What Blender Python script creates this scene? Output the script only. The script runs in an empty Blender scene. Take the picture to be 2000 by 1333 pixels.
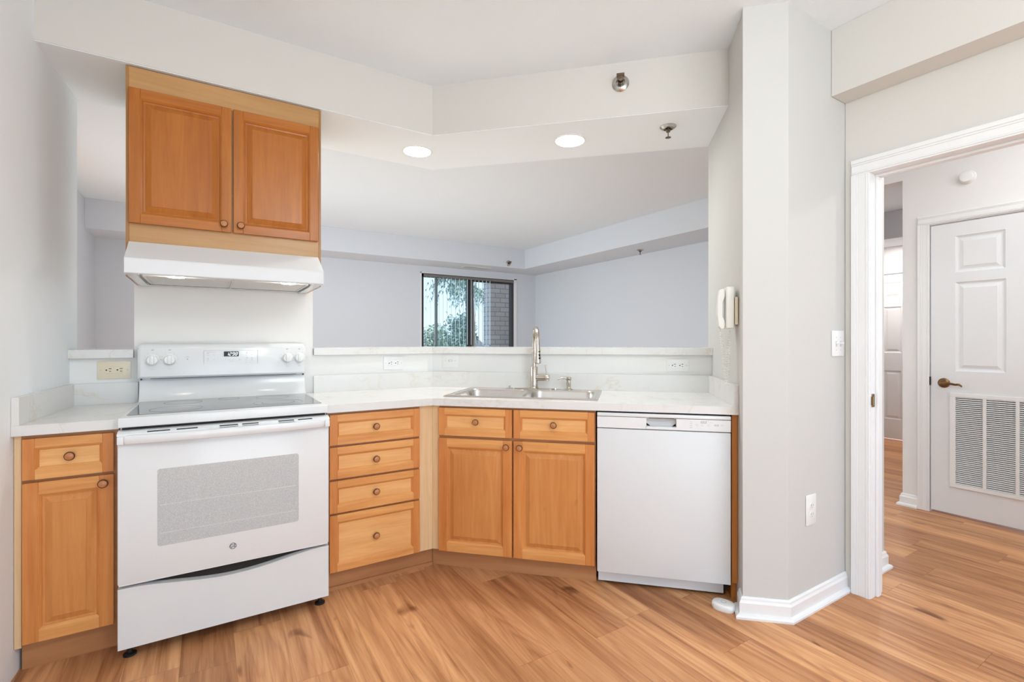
import bpy, bmesh, math, random
from mathutils import Vector, Matrix

random.seed(7)
R = math.radians
S = bpy.context.scene
COL = S.collection

# ------------------------------------------------------------------ camera, world, lights, exposure
# world x runs along the stove wall, y towards that wall, the camera stands at the origin
cd = bpy.data.cameras.new('camera')
cam = bpy.data.objects.new('camera', cd)
COL.objects.link(cam)
cam.location = (0, 0, 1.22)
cam.rotation_euler = (R(90), 0, R(-32))
cd.sensor_fit = 'HORIZONTAL'
cd.sensor_width = 36
cd.lens = 36 * 950 / 2000
cd.clip_start = 0.02
cd.clip_end = 300
S.camera = cam

w = bpy.data.worlds.new('daylight')
S.world = w
w.use_nodes = True
nt = w.node_tree
nt.nodes.clear()
wo = nt.nodes.new('ShaderNodeOutputWorld')
wb = nt.nodes.new('ShaderNodeBackground')
wr = nt.nodes.new('ShaderNodeValToRGB')
ws = nt.nodes.new('ShaderNodeSeparateXYZ')
wt = nt.nodes.new('ShaderNodeTexCoord')
wr.color_ramp.elements[0].position = 0.0
wr.color_ramp.elements[0].color = (0.66, 0.77, 0.94, 1)
wr.color_ramp.elements[1].position = 0.45
wr.color_ramp.elements[1].color = (0.38, 0.55, 0.95, 1)
nt.links.new(wt.outputs['Generated'], ws.inputs[0])
nt.links.new(ws.outputs['Z'], wr.inputs[0])
nt.links.new(wr.outputs[0], wb.inputs[0])
wb.inputs['Strength'].default_value = 1.25
nt.links.new(wb.outputs[0], wo.inputs[0])


def light(kind, name, loc, power, color, rot=(0, 0, 0), **kw):
    d = bpy.data.lights.new(name, kind)
    d.energy = power
    d.color = color
    for k, v in kw.items():
        setattr(d, k, v)
    o = bpy.data.objects.new(name, d)
    o.location = loc
    o.rotation_euler = rot
    COL.objects.link(o)
    return o


light('SUN', 'sun', (0, 0, 12), 5.0, (1, 0.95, 0.86), (R(48), 0, R(35)), angle=R(0.6))
# kitchen ceiling, hall and corridor lamps; the fill lights are added, unseen sources
light('AREA', 'dining_fill', (0.7, -2.6, 1.1), 31, (0.84, 0.97, 1.0), (R(114), 0, R(-10)), shape='RECTANGLE', size=2.8, size_y=2.0)  # added fill behind the camera, no window is modelled there
light('POINT', 'kitchen_ceiling_lamp', (0.75, -0.15, 2.30), 26, (0.90, 1.0, 1.0), shadow_soft_size=0.20)
light('POINT', 'hall_ceiling_lamp', (3.6, -0.22, 2.36), 13, (1.0, 0.97, 0.95), shadow_soft_size=0.05)
light('AREA', 'hall_fill', (3.45, 0.6, 2.64), 6.5, (0.92, 0.98, 1.0), (0, 0, 0), shape='RECTANGLE', size=0.9, size_y=0.5)  # added unseen fill that brightens the hall walls
light('AREA', 'living_side_fill', (-3.0, 5.1, 2.1), 165, (0.86, 0.97, 1.0), (0, R(-84), 0), shape='RECTANGLE', size=1.3, size_y=3.0)  # added unseen fill from the left of the living room
light('AREA', 'living_upward_fill', (1.5, 4.7, 0.1), 30, (0.86, 0.97, 1.0), (R(180), 0, 0), shape='RECTANGLE', size=4.2, size_y=2.2)  # added upward fill hidden behind the bar wall, brightens the ceiling
light('AREA', 'corridor_downlight', (6.70, 2.40, 2.38), 11, (1.0, 0.92, 0.86), (0, 0, 0), shape='DISK', size=0.16)

S.view_settings.view_transform = 'Standard'
S.view_settings.look = 'None'
S.view_settings.gamma = 1.0
S.view_settings.use_curve_mapping = False
S.view_settings.exposure = 0.47


# ------------------------------------------------------------------ materials
class NT:
    def __init__(self, name):
        self.m = bpy.data.materials.new(name)
        self.m.use_nodes = True
        self.t = self.m.node_tree
        self.b = self.t.nodes['Principled BSDF']

    def n(self, typ, ins=None, **props):
        nd = self.t.nodes.new(typ)
        for k, v in props.items():
            setattr(nd, k, v)
        for k, v in (ins or {}).items():
            self.put(nd.inputs[k], v)
        return nd

    def put(self, sock, v):
        if hasattr(v, 'is_output'):
            self.t.links.new(v, sock)
        else:
            sock.default_value = v

    def math(self, op, a, b=0.0, c=None):
        nd = self.t.nodes.new('ShaderNodeMath')
        nd.operation = op
        self.put(nd.inputs[0], a)
        self.put(nd.inputs[1], b)
        if c is not None:
            self.put(nd.inputs[2], c)
        return nd.outputs[0]

    def ramp(self, fac, stops):
        nd = self.t.nodes.new('ShaderNodeValToRGB')
        cr = nd.color_ramp
        while len(cr.elements) < len(stops):
            cr.elements.new(0.5)
        for e, (p, c) in zip(cr.elements, stops):
            e.position = p
            e.color = tuple(c) + (1,) if len(c) == 3 else c
        self.put(nd.inputs[0], fac)
        return nd.outputs[0]

    def coord(self, which='Object'):
        return self.n('ShaderNodeTexCoord').outputs[which]

    def mapping(self, vec, scale=(1, 1, 1), loc=(0, 0, 0)):
        return self.n('ShaderNodeMapping', {'Vector': vec, 'Scale': scale, 'Location': loc}).outputs[0]

    def noise(self, vec, scale, detail=3, rough=0.5, dist=0.0):
        return self.n('ShaderNodeTexNoise', {'Vector': vec, 'Scale': scale, 'Detail': detail, 'Roughness': rough, 'Distortion': dist}).outputs[0]

    def mix(self, fac, a, b, mode='MIX'):
        nd = self.n('ShaderNodeMix', data_type='RGBA', blend_type=mode)
        self.put(nd.inputs[0], fac)
        self.put(nd.inputs[6], a if hasattr(a, 'is_output') else tuple(a) + (1,))
        self.put(nd.inputs[7], b if hasattr(b, 'is_output') else tuple(b) + (1,))
        return nd.outputs[2]

    def bump(self, h, strength, dist=0.002):
        nd = self.n('ShaderNodeBump', {'Height': h, 'Strength': strength, 'Distance': dist})
        self.t.links.new(nd.outputs[0], self.b.inputs['Normal'])

    def base(self, c, rough=0.5, metal=0.0, spec=0.5):
        self.put(self.b.inputs['Base Color'], c if hasattr(c, 'is_output') else tuple(c) + (1,))
        self.put(self.b.inputs['Roughness'], rough)
        self.b.inputs['Metallic'].default_value = metal
        self.b.inputs['Specular IOR Level'].default_value = spec
        return self.m


def plain(name, c, rough=0.5, metal=0.0, spec=0.5, var=0.015, scale=6):
    k = NT(name)
    v = k.noise(k.coord(), scale, 3)
    col = k.mix(v, tuple(max(0, x * (1 - var)) for x in c), tuple(min(1, x * (1 + var)) for x in c))
    return k.base(col, rough, metal, spec)


def paint(name, c, bump=0.06, scale=260, rough=0.75):
    k = NT(name)
    co = k.coord()
    k.bump(k.noise(co, scale, 3, 0.6), bump, 0.002)
    v = k.noise(co, 1.3, 2)
    return k.base(k.mix(v, tuple(x * 0.985 for x in c), c), rough, 0, 0.25)


def wood(name, dark, light_, horiz=False, rough=0.33, fleck=0.35):
    k = NT(name)
    co = k.coord()
    rnd = k.n('ShaderNodeObjectInfo').outputs['Random']
    off = k.n('ShaderNodeCombineXYZ', {0: k.math('MULTIPLY', rnd, 9.0), 1: k.math('MULTIPLY', rnd, 5.0), 2: k.math('MULTIPLY', rnd, 7.0)}).outputs[0]
    add = k.n('ShaderNodeVectorMath', {0: co, 1: off}, operation='ADD').outputs[0]
    sc = (1.6, 20, 20) if horiz else (20, 20, 1.6)
    mp = k.mapping(add, sc)
    a = k.noise(mp, 1.0, 5, 0.6, 0.9)
    sc2 = (6, 110, 110) if horiz else (110, 110, 6)
    b = k.noise(k.mapping(add, sc2), 1.0, 4, 0.6, 0.2)
    big = k.noise(add, 2.4, 2)
    f = k.math('ADD', k.math('MULTIPLY', a, 0.6), k.math('ADD', k.math('MULTIPLY', b, 0.2), k.math('MULTIPLY', big, 0.2)))
    col = k.ramp(f, [(0.34, dark), (0.5, tuple((p + q) / 2 for p, q in zip(dark, light_))), (0.66, light_)])
    knot = k.ramp(k.noise(k.mapping(add, (1, 1, 0.5)), 17, 2, 0.4), [(0.74, (1, 1, 1)), (0.80, (0.62, 0.50, 0.42))])
    col = k.mix(fleck, col, knot, 'MULTIPLY')
    k.bump(b, 0.05, 0.001)
    k.b.inputs['Coat Weight'].default_value = 0.12
    k.b.inputs['Coat Roughness'].default_value = 0.22
    return k.base(col, rough, 0, 0.3)


def floor_mat():
    k = NT('oak_plank_floor')
    co = k.coord()
    sp = k.n('ShaderNodeSeparateXYZ', {0: co})
    x, y = sp.outputs[0], sp.outputs[1]
    rowf = k.math('DIVIDE', k.math('ADD', x, 0.09), 0.18)
    row = k.math('FLOOR', rowf)
    wn = k.n('ShaderNodeTexWhiteNoise', {'W': row}, noise_dimensions='1D').outputs['Value']
    lenf = k.math('ADD', k.math('DIVIDE', y, 1.22), k.math('MULTIPLY', wn, 7.3))
    idx = k.math('FLOOR', lenf)
    cell = k.n('ShaderNodeCombineXYZ', {0: row, 1: idx}).outputs[0]
    rn = k.n('ShaderNodeTexWhiteNoise', {'Vector': cell}, noise_dimensions='2D')
    rv, rc = rn.outputs['Value'], rn.outputs['Color']
    shift = k.n('ShaderNodeVectorMath', {0: rc, 1: (23.0, 31.0, 11.0)}, operation='MULTIPLY').outputs[0]
    v = k.n('ShaderNodeVectorMath', {0: co, 1: shift}, operation='ADD').outputs[0]
    # long cathedral figure, fine pores, dark streaks and knots
    g1 = k.noise(k.mapping(v, (5.2, 0.5, 1)), 1.0, 2, 0.5, 0.3)
    rings = k.math('ABSOLUTE', k.math('SINE', k.math('MULTIPLY', g1, 46.0)))
    fine = k.noise(k.mapping(v, (120, 4.5, 1)), 1.0, 4, 0.65, 0.3)
    med = k.noise(k.mapping(v, (17, 0.9, 1)), 1.0, 4, 0.6, 0.35)
    f = k.math('ADD', k.math('MULTIPLY', med, 0.58), k.math('ADD', k.math('MULTIPLY', rings, 0.10), k.math('MULTIPLY', fine, 0.32)))
    col = k.ramp(f, [(0.30, (0.37, 0.150, 0.060)), (0.46, (0.56, 0.265, 0.115)), (0.57, (0.67, 0.340, 0.157)), (0.74, (0.79, 0.445, 0.225))])
    streak = k.ramp(k.noise(k.mapping(v, (17, 0.8, 1), (4, 2, 0)), 1.0, 4, 0.7, 0.7), [(0.52, (1, 1, 1)), (0.68, (0.52, 0.38, 0.30))])
    col = k.mix(0.72, col, streak, 'MULTIPLY')
    knot = k.ramp(k.noise(k.mapping(v, (1.0, 0.42, 1)), 9.5, 2, 0.45, 0.4), [(0.70, (1, 1, 1)), (0.77, (0.30, 0.18, 0.12))])
    col = k.mix(0.8, col, knot, 'MULTIPLY')
    tone = k.ramp(rv, [(0.0, (0.76, 0.69, 0.65)), (0.5, (0.98, 0.97, 0.97)), (1.0, (1.10, 1.10, 1.08))])
    col = k.mix(1.0, col, tone, 'MULTIPLY')
    fx = k.math('FRACT', rowf)
    fy = k.math('FRACT', lenf)
    gx = k.math('MINIMUM', fx, k.math('SUBTRACT', 1.0, fx))
    gy = k.math('MINIMUM', fy, k.math('SUBTRACT', 1.0, fy))
    g = k.math('MINIMUM', k.math('DIVIDE', gx, 0.006), k.math('DIVIDE', gy, 0.0011))
    g = k.math('MINIMUM', g, 1.0)
    gc = k.ramp(g, [(0.0, (0.60, 0.48, 0.40)), (1.0, (1, 1, 1))])
    col = k.mix(1.0, col, gc, 'MULTIPLY')
    k.bump(k.math('ADD', g, k.math('MULTIPLY', fine, 0.25)), 0.12, 0.001)
    return k.base(col, k.math('ADD', 0.36, k.math('MULTIPLY', fine, 0.16)), 0, 0.35)


def quartz_mat():
    k = NT('white_quartz')
    co = k.coord()
    d = k.noise(co, 1.7, 4, 0.6, 0.3)
    v = k.n('ShaderNodeVectorMath', {0: co, 1: k.n('ShaderNodeCombineXYZ', {0: d, 1: d, 2: d}).outputs[0]}, operation='ADD').outputs[0]
    w1 = k.noise(k.mapping(v, (1.5, 1.5, 1.5), (3.3, 1.2, 0.4)), 1.6, 4, 0.55, 1.0)
    vein = k.math('ABSOLUTE', k.math('SUBTRACT', w1, 0.5))
    vc = k.ramp(vein, [(0.0, (0.70, 0.66, 0.59)), (0.006, (0.74, 0.71, 0.65)), (0.028, (0.765, 0.755, 0.735)), (0.5, (0.775, 0.765, 0.745))])
    msk = k.ramp(k.noise(co, 2.6, 2), [(0.40, (0, 0, 0)), (0.55, (1, 1, 1))])
    col = k.mix(msk, (0.775, 0.765, 0.745), vc)
    return k.base(col, 0.22, 0, 0.5)


def brick_mat():
    k = NT('weathered_brick')
    co = k.coord()
    sp = k.n('ShaderNodeSeparateXYZ', {0: co})
    v = k.n('ShaderNodeCombineXYZ', {0: k.math('ADD', sp.outputs[0], sp.outputs[1]), 1: sp.outputs[2]}).outputs[0]
    br = k.n('ShaderNodeTexBrick', {'Vector': v, 'Color1': (0.72, 0.57, 0.53, 1), 'Color2': (0.84, 0.73, 0.69, 1), 'Mortar': (0.34, 0.29, 0.28, 1),
                                    'Scale': 1.0, 'Mortar Size': 0.006, 'Brick Width': 0.21, 'Row Height': 0.083, 'Bias': 0.0})
    n = k.noise(co, 40, 3)
    col = k.mix(0.3, br.outputs[0], k.ramp(n, [(0.3, (0.6, 0.6, 0.6)), (0.7, (1, 1, 1))]), 'MULTIPLY')
    k.bump(br.outputs[1], -0.4, 0.01)
    return k.base(col, 0.85, 0, 0.2)


def emit(name, c, s):
    k = NT(name)
    k.b.inputs['Emission Color'].default_value = tuple(c) + (1,)
    k.b.inputs['Emission Strength'].default_value = s
    return k.base((0.9, 0.9, 0.88), 0.4)


def window_glass():
    k = NT('window_glass')
    tr = k.n('ShaderNodeBsdfTransparent', {'Color': (0.93, 0.97, 0.97, 1)})
    gl = k.n('ShaderNodeBsdfGlossy', {'Color': (0.9, 0.95, 1, 1), 'Roughness': 0.02})
    mx = k.n('ShaderNodeMixShader', {0: 0.06, 1: tr.outputs[0], 2: gl.outputs[0]})
    out = [n for n in k.t.nodes if n.type == 'OUTPUT_MATERIAL'][0]
    k.t.links.new(mx.outputs[0], out.inputs[0])
    return k.m


def brushed(name, c, rough=0.28):
    k = NT(name)
    co = k.coord()
    n = k.noise(k.mapping(co, (4, 220, 220)), 1.0, 3)
    k.bump(n, 0.03, 0.0005)
    return k.base(c, k.math('ADD', rough - 0.05, k.math('MULTIPLY', n, 0.12)), 1.0)


def speckle(name, c, c2, rough, scale=420, coat=0.0):
    k = NT(name)
    n = k.n('ShaderNodeTexVoronoi', {'Vector': k.coord(), 'Scale': scale}).outputs[0]
    k.b.inputs['Coat Weight'].default_value = coat
    k.b.inputs['Coat Roughness'].default_value = 0.03
    return k.base(k.ramp(n, [(0.25, c), (0.5, c2)]), rough, 0, 0.5)


M = {
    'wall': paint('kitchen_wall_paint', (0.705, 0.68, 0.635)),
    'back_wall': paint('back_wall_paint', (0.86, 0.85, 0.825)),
    'soffit_white': paint('soffit_underside_white', (0.90, 0.945, 0.965)),
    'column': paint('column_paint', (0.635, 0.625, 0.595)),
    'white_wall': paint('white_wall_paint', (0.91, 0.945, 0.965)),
    'ceiling': paint('ceiling_paint', (0.865, 0.915, 0.945), 0.35, 120, 0.9),
    'living': paint('living_wall_paint', (0.71, 0.73, 0.77)),
    'living_ceiling': paint('living_ceiling_paint', (0.82, 0.86, 0.89), 0.3, 120, 0.9),
    'hall': paint('hall_wall_paint', (0.84, 0.825, 0.82)),
    'trim': plain('white_trim_paint', (0.86, 0.86, 0.855), 0.35),
    'door': plain('white_door_paint', (0.79, 0.80, 0.815), 0.42),
    'maple_v': wood('maple_vertical', (0.55, 0.178, 0.042), (0.75, 0.315, 0.092)),
    'maple_h': wood('maple_horizontal', (0.62, 0.24, 0.064), (0.84, 0.42, 0.145), True),
    'panel_v': wood('maple_panel_vertical', (0.55, 0.20, 0.050), (0.73, 0.32, 0.098)),
    'panel_h': wood('maple_panel_horizontal', (0.70, 0.32, 0.10), (0.92, 0.52, 0.21), True),
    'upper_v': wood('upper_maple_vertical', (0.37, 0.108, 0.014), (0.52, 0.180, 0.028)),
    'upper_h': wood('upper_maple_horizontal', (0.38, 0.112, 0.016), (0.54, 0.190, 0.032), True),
    'pale': wood('pale_maple', (0.72, 0.46, 0.235), (0.86, 0.61, 0.36), fleck=0.1),
    'pale_upper': wood('upper_frame_maple', (0.46, 0.24, 0.085), (0.58, 0.33, 0.14), True, fleck=0.1),
    'side_upper': wood('upper_side_maple', (0.36, 0.17, 0.05), (0.46, 0.23, 0.075)),
    'toe': wood('toe_kick_maple', (0.40, 0.17, 0.07), (0.52, 0.25, 0.11), True),
    'end': wood('end_panel_maple', (0.48, 0.165, 0.035), (0.60, 0.23, 0.055)),
    'floor': floor_mat(),
    'quartz': quartz_mat(),
    'enamel': plain('white_enamel', (0.79, 0.80, 0.805), 0.16, 0, 0.5, 0.004),
    'enamel_matte': plain('white_textured_enamel', (0.74, 0.755, 0.76), 0.38, 0, 0.5, 0.004),
    'plastic': plain('white_plastic', (0.86, 0.86, 0.845), 0.3),
    'ivory': plain('ivory_plastic', (0.80, 0.70, 0.53), 0.35),
    'phone': plain('aged_white_plastic', (0.84, 0.83, 0.77), 0.3),
    'black': plain('black_plastic', (0.012, 0.012, 0.012), 0.5),
    'dark': plain('dark_gap', (0.02, 0.015, 0.012), 0.8),
    'grey_mark': plain('grey_print', (0.36, 0.36, 0.37), 0.5),
    'emblem': plain('dark_emblem_print', (0.10, 0.10, 0.105), 0.4),
    'light_mark': plain('pale_grey_print', (0.58, 0.58, 0.58), 0.5),
    'glass_top': speckle('ceramic_cooktop_glass', (0.17, 0.17, 0.18), (0.10, 0.10, 0.107), 0.10, 600, 0.35),
    'ring': plain('burner_ring_print', (0.34, 0.34, 0.36), 0.2),
    'oven_glass': speckle('fritted_oven_glass', (0.64, 0.665, 0.67), (0.49, 0.51, 0.515), 0.20, 330, 0.4),
    'rack': plain('rack_line', (0.68, 0.68, 0.66), 0.3),
    'steel': brushed('brushed_stainless_steel', (0.62, 0.59, 0.56)),
    'nickel': brushed('brushed_nickel', (0.56, 0.50, 0.43), 0.25),
    'chrome': plain('chrome', (0.72, 0.72, 0.70), 0.08, 1.0, var=0.0),
    'brass': plain('antique_brass', (0.23, 0.14, 0.065), 0.3, 1.0, var=0.1),
    'sprink': plain('aged_sprinkler_brass', (0.20, 0.15, 0.11), 0.35, 1.0, var=0.1),
    'flange': plain('brushed_flange_metal', (0.50, 0.48, 0.44), 0.25, 1.0),
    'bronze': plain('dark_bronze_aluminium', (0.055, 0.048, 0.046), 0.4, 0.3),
    'bronze_lit': plain('sunlit_bronze_aluminium', (0.22, 0.19, 0.185), 0.45, 0.2),  # lighter copy of the bronze, sunlight put into the colour
    'knob_ring': plain('knob_dark_ring', (0.06, 0.02, 0.008), 0.5),
    'knob': plain('knob_wood', (0.50, 0.20, 0.075), 0.3, 0, 0.5, 0.08, 30),
    'glass': window_glass(),
    'vane': plain('white_vinyl_vane', (0.85, 0.90, 0.90), 0.5),
    'brick': brick_mat(),
    'concrete': plain('balcony_concrete', (0.5, 0.49, 0.47), 0.9, var=0.1),
    'bark': plain('bark', (0.10, 0.075, 0.055), 0.9, var=0.3),
    'needles': plain('cedar_needles', (0.19, 0.29, 0.25), 0.7, var=0.5, scale=3),
    'needles2': plain('pale_leaves', (0.34, 0.43, 0.34), 0.7, var=0.5, scale=2),
    'grass': plain('lawn_grass', (0.16, 0.25, 0.09), 0.9, var=0.3),
    'siding': plain('pale_siding', (0.62, 0.64, 0.66), 0.8),
    'shingle': plain('dark_shingles', (0.10, 0.10, 0.11), 0.9),
    'lamp': emit('lamp_disc', (1.0, 0.96, 0.90), 26),
    'hoodlamp': emit('hood_lamp', (1.0, 0.95, 0.88), 16),
    'digit': emit('display_digits', (0.75, 0.92, 1.0), 0.9),
    'filter': brushed('hood_filter_mesh', (0.76, 0.73, 0.70), 0.45),
}
M['filter'].node_tree.nodes['Principled BSDF'].inputs['Metallic'].default_value = 0.0

# ------------------------------------------------------------------ frames and builders
KX, KY, RT = 1.0166, 2.426, math.sqrt(0.5)      # inner corner of the counter edge; the sink run leaves it at 45 degrees


def Bw(t, o):
    return (KX + RT * t + RT * o, KY - RT * t + RT * o)


ORG = {}


def place(o, frame, org):
    ORG[o.name] = (frame, org)
    if frame == 'B':
        x, y = Bw(org[0], org[1])
        o.location = (x, y, org[2])
        o.rotation_euler = (0, 0, R(-45))
    else:
        o.location = org


def thing(name, label, cat, org=(0, 0, 0), frame='A', group=None):
    o = bpy.data.objects.new(name, None)
    o.empty_display_size = 0.05
    COL.objects.link(o)
    place(o, frame, org)
    o['label'] = label
    o['category'] = cat
    if group:
        o['group'] = group
    return o


class MB:
    def __init__(self):
        self.v, self.f, self.mi, self.sm = [], [], [], []

    def add(self, vs, fs, mi=0, smooth=False):
        b = len(self.v)
        self.v += [tuple(p) for p in vs]
        for f in fs:
            self.f.append([b + i for i in f])
            self.mi.append(mi)
            self.sm.append(smooth)

    def addbm(self, bm, mi=0, smooth=False, mat=None):
        bm.verts.ensure_lookup_table()
        bm.verts.index_update()
        vs = [(mat @ v.co if mat else v.co) for v in bm.verts]
        self.add(vs, [[v.index for v in f.verts] for f in bm.faces], mi, smooth)
        bm.free()

    def box(self, x0, x1, y0, y1, z0, z1, mi=0, bev=0.0, seg=1, mat=None, smooth=False):
        bm = bmesh.new()
        m = Matrix.Translation(((x0 + x1) / 2, (y0 + y1) / 2, (z0 + z1) / 2)) @ Matrix.Diagonal((abs(x1 - x0), abs(y1 - y0), abs(z1 - z0), 1))
        bmesh.ops.create_cube(bm, size=1, matrix=m)
        if bev > 0:
            bmesh.ops.bevel(bm, geom=list(bm.edges), offset=bev, segments=seg, affect='EDGES', profile=0.5)
        self.addbm(bm, mi, smooth or (bev > 0 and seg > 1), mat)

    def prism(self, pts, z0, z1, mi=0, mat=None, caps=(0, 0)):
        """vertical prism over a polygon (x, y); mat may map it elsewhere"""
        n = len(pts)
        ar = sum(pts[i][0] * pts[(i + 1) % n][1] - pts[(i + 1) % n][0] * pts[i][1] for i in range(n))
        if ar < 0:
            pts = pts[::-1]
        vs = [Vector((p[0], p[1], z0)) for p in pts] + [Vector((p[0], p[1], z1)) for p in pts]
        if mat:
            vs = [mat @ v for v in vs]
        fs = [[i, (i + 1) % n, n + (i + 1) % n, n + i] for i in range(n)]
        fs += [list(range(n))[::-1], list(range(n, 2 * n))]
        self.add(vs, fs, mi)

    def xz(self, pts, y0, y1, mi=0):
        """prism over a polygon in (x, z), between y0 and y1"""
        self.prism([(p[0], -p[1]) for p in pts], y0, y1, mi, Matrix(((1, 0, 0, 0), (0, 0, 1, 0), (0, -1, 0, 0), (0, 0, 0, 1))))

    def yz(self, pts, x0, x1, mi=0):
        """prism over a polygon in (y, z), between x0 and x1"""
        self.prism([(p[0], p[1]) for p in pts], x0, x1, mi, Matrix(((0, 0, 1, 0), (1, 0, 0, 0), (0, 1, 0, 0), (0, 0, 0, 1))))

    def lathe(self, prof, seg=24, mat=None, mi=0, smooth=True, mis=None, ring=False):
        """profile (r, h) turned about local z"""
        if ring:
            prof = list(prof) + [prof[0]]
        vs, n = [], len(prof)
        for i in range(seg):
            a = 2 * math.pi * i / seg
            vs += [Vector((r * math.cos(a), r * math.sin(a), h)) for r, h in prof]
        if mat:
            vs = [mat @ v for v in vs]
        b = len(self.v)
        self.v += [tuple(p) for p in vs]
        for i in range(seg):
            j = (i + 1) % seg
            for q in range(n - 1):
                self.f.append([b + i * n + q, b + j * n + q, b + j * n + q + 1, b + i * n + q + 1])
                self.mi.append(mis[q] if mis else mi)
                self.sm.append(smooth)
        for q, flip in (() if ring else ((0, True), (n - 1, False))):
            if prof[q][0] > 1e-6:
                loop = [b + i * n + q for i in range(seg)]
                self.f.append(loop[::-1] if flip else loop)
                self.mi.append((mis[0] if flip else mis[-1]) if mis else mi)
                self.sm.append(False)

    def tube(self, pts, r, seg=10, mi=0, caps=True):
        pts = [Vector(p) for p in pts]
        rs = r if isinstance(r, (list, tuple)) else [r] * len(pts)
        up = Vector((0, 0, 1))
        rings, prev = [], None
        for i, p in enumerate(pts):
            d = (pts[min(i + 1, len(pts) - 1)] - pts[max(i - 1, 0)]).normalized()
            if prev is None:
                a = d.cross(up)
                if a.length < 1e-3:
                    a = d.cross(Vector((1, 0, 0)))
            else:
                a = prev - d * prev.dot(d)
            a.normalize()
            prev = a
            b = d.cross(a)
            rings.append([p + (a * math.cos(2 * math.pi * k / seg) + b * math.sin(2 * math.pi * k / seg)) * rs[i] for k in range(seg)])
        vs = [q for ring in rings for q in ring]
        fs = []
        for i in range(len(pts) - 1):
            for k in range(seg):
                fs.append([i * seg + k, i * seg + (k + 1) % seg, (i + 1) * seg + (k + 1) % seg, (i + 1) * seg + k])
        if caps:
            fs += [list(range(seg))[::-1], [(len(pts) - 1) * seg + k for k in range(seg)]]
        self.add(vs, fs, mi, True)

    def sweep(self, path, prof, mi=0, closed=False):
        """profile (d, z) swept along a plan path; d to the right hand of travel"""
        n = len(path)
        rows = []
        for i in range(n):
            p = Vector(path[i])
            a = (p - Vector(path[i - 1])).normalized() if i > 0 else None
            b = (Vector(path[i + 1]) - p).normalized() if i < n - 1 else None
            a = a or b
            b = b or a
            na, nb = Vector((a.y, -a.x)), Vector((b.y, -b.x))
            m = (na + nb).normalized()
            k = 1 / max(0.3, m.dot(na))
            rows.append([(p.x + m.x * d * k, p.y + m.y * d * k, z) for d, z in prof])
        vs = [q for r_ in rows for q in r_]
        L = len(prof)
        fs = []
        for i in range(n - 1):
            for q in range(L):
                fs.append([i * L + q, i * L + (q + 1) % L, (i + 1) * L + (q + 1) % L, (i + 1) * L + q])
        fs += [list(range(L)), [(n - 1) * L + q for q in range(L)][::-1]]
        self.add(vs, fs, mi)

    def build(self, name, mats, parent=None, frame='A', org=None, fix=True):
        if not isinstance(mats, (list, tuple)):
            mats = [mats]
        if parent is not None:
            frame, org = ORG[parent.name]
        elif org is None:
            org = (0, 0, 0)
        me = bpy.data.meshes.new(name)
        me.from_pydata([(v[0] - org[0], v[1] - org[1], v[2] - org[2]) for v in self.v], [], self.f)
        for m in mats:
            me.materials.append(M[m] if isinstance(m, str) else m)
        me.polygons.foreach_set('material_index', self.mi)
        me.polygons.foreach_set('use_smooth', self.sm)
        me.update()
        if fix:
            bm = bmesh.new()
            bm.from_mesh(me)
            bmesh.ops.recalc_face_normals(bm, faces=list(bm.faces))
            bm.to_mesh(me)
            bm.free()
        if any(self.sm):
            try:
                me.set_sharp_from_angle(angle=R(40))
            except Exception:
                pass
        o = bpy.data.objects.new(name, me)
        COL.objects.link(o)
        if parent is not None:
            o.parent = parent
            ORG[o.name] = (frame, org)
        else:
            place(o, frame, org)
        return o


def struct(name, mb, mats, frame='A', org=None, parent=None):
    o = mb.build(name, mats, parent, frame, org)
    if parent is None:
        o['kind'] = 'structure'
    return o


def tag(o, label, cat, group=None, kind=None):
    o['label'] = label
    o['category'] = cat
    if group:
        o['group'] = group
    if kind:
        o['kind'] = kind
    return o


def mk(fn, *a, **k):
    mb = MB()
    fn(mb, *a, **k)
    return mb


def RX(x, y, z):                        # matrix: local z axis points to -y (out of a front)
    return Matrix.Translation((x, y, z)) @ Matrix.Rotation(R(90), 4, 'X')


def text_into(mb, s, size, mat, mi=0, depth=0.0008):
    cu = bpy.data.curves.new('lettering', 'FONT')
    cu.body = s
    cu.size = size
    cu.extrude = depth
    cu.align_x = 'CENTER'
    cu.align_y = 'CENTER'
    ob = bpy.data.objects.new('lettering', cu)
    COL.objects.link(ob)
    dg = bpy.context.evaluated_depsgraph_get()
    me = bpy.data.meshes.new_from_object(ob.evaluated_get(dg))
    mb.add([mat @ v.co for v in me.vertices], [list(p.vertices) for p in me.polygons], mi)
    bpy.data.objects.remove(ob)
    bpy.data.curves.remove(cu)
    bpy.data.meshes.remove(me)


# ------------------------------------------------------------------ room shell
CZ = 2.70          # ceiling
SZ = 2.416         # underside of the kitchen soffit
TW = 1.505         # sink run ends at the wing wall


def tw(o):         # wing wall face, very slightly out of square
    return 1.515 - .0215 * o


def off(o):        # corner point of the bent wall line at distance o behind the counter edge
    k = o / math.cos(R(22.5))
    return (KX + k * math.sin(R(22.5)), KY + k * math.cos(R(22.5)))


def lx(y):         # left kitchen wall
    return -0.598 + 0.0694 * (y - 2.45)


m = MB()
m.box(-2.5, 8.5, -3.2, 7.27, -0.12, 0.0)
struct('floor', m, 'floor')
m = MB()
m.prism([(-2.5, -3.2), (8.5, -3.2), (8.5, 1.6), (3.2, 1.6), Bw(TW, .73), off(.73), (-2.5, KY + .73)], CZ, CZ + .1)
struct('ceiling', m, 'ceiling')
m = MB()
m.prism([(8.5, 1.6), (3.2, 1.6), Bw(TW, .73), off(.73), (-2.5, KY + .73), (-2.5, 7.27), (8.5, 7.27)], CZ, CZ + .1)
struct('ceiling', m, 'living_ceiling')

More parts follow.
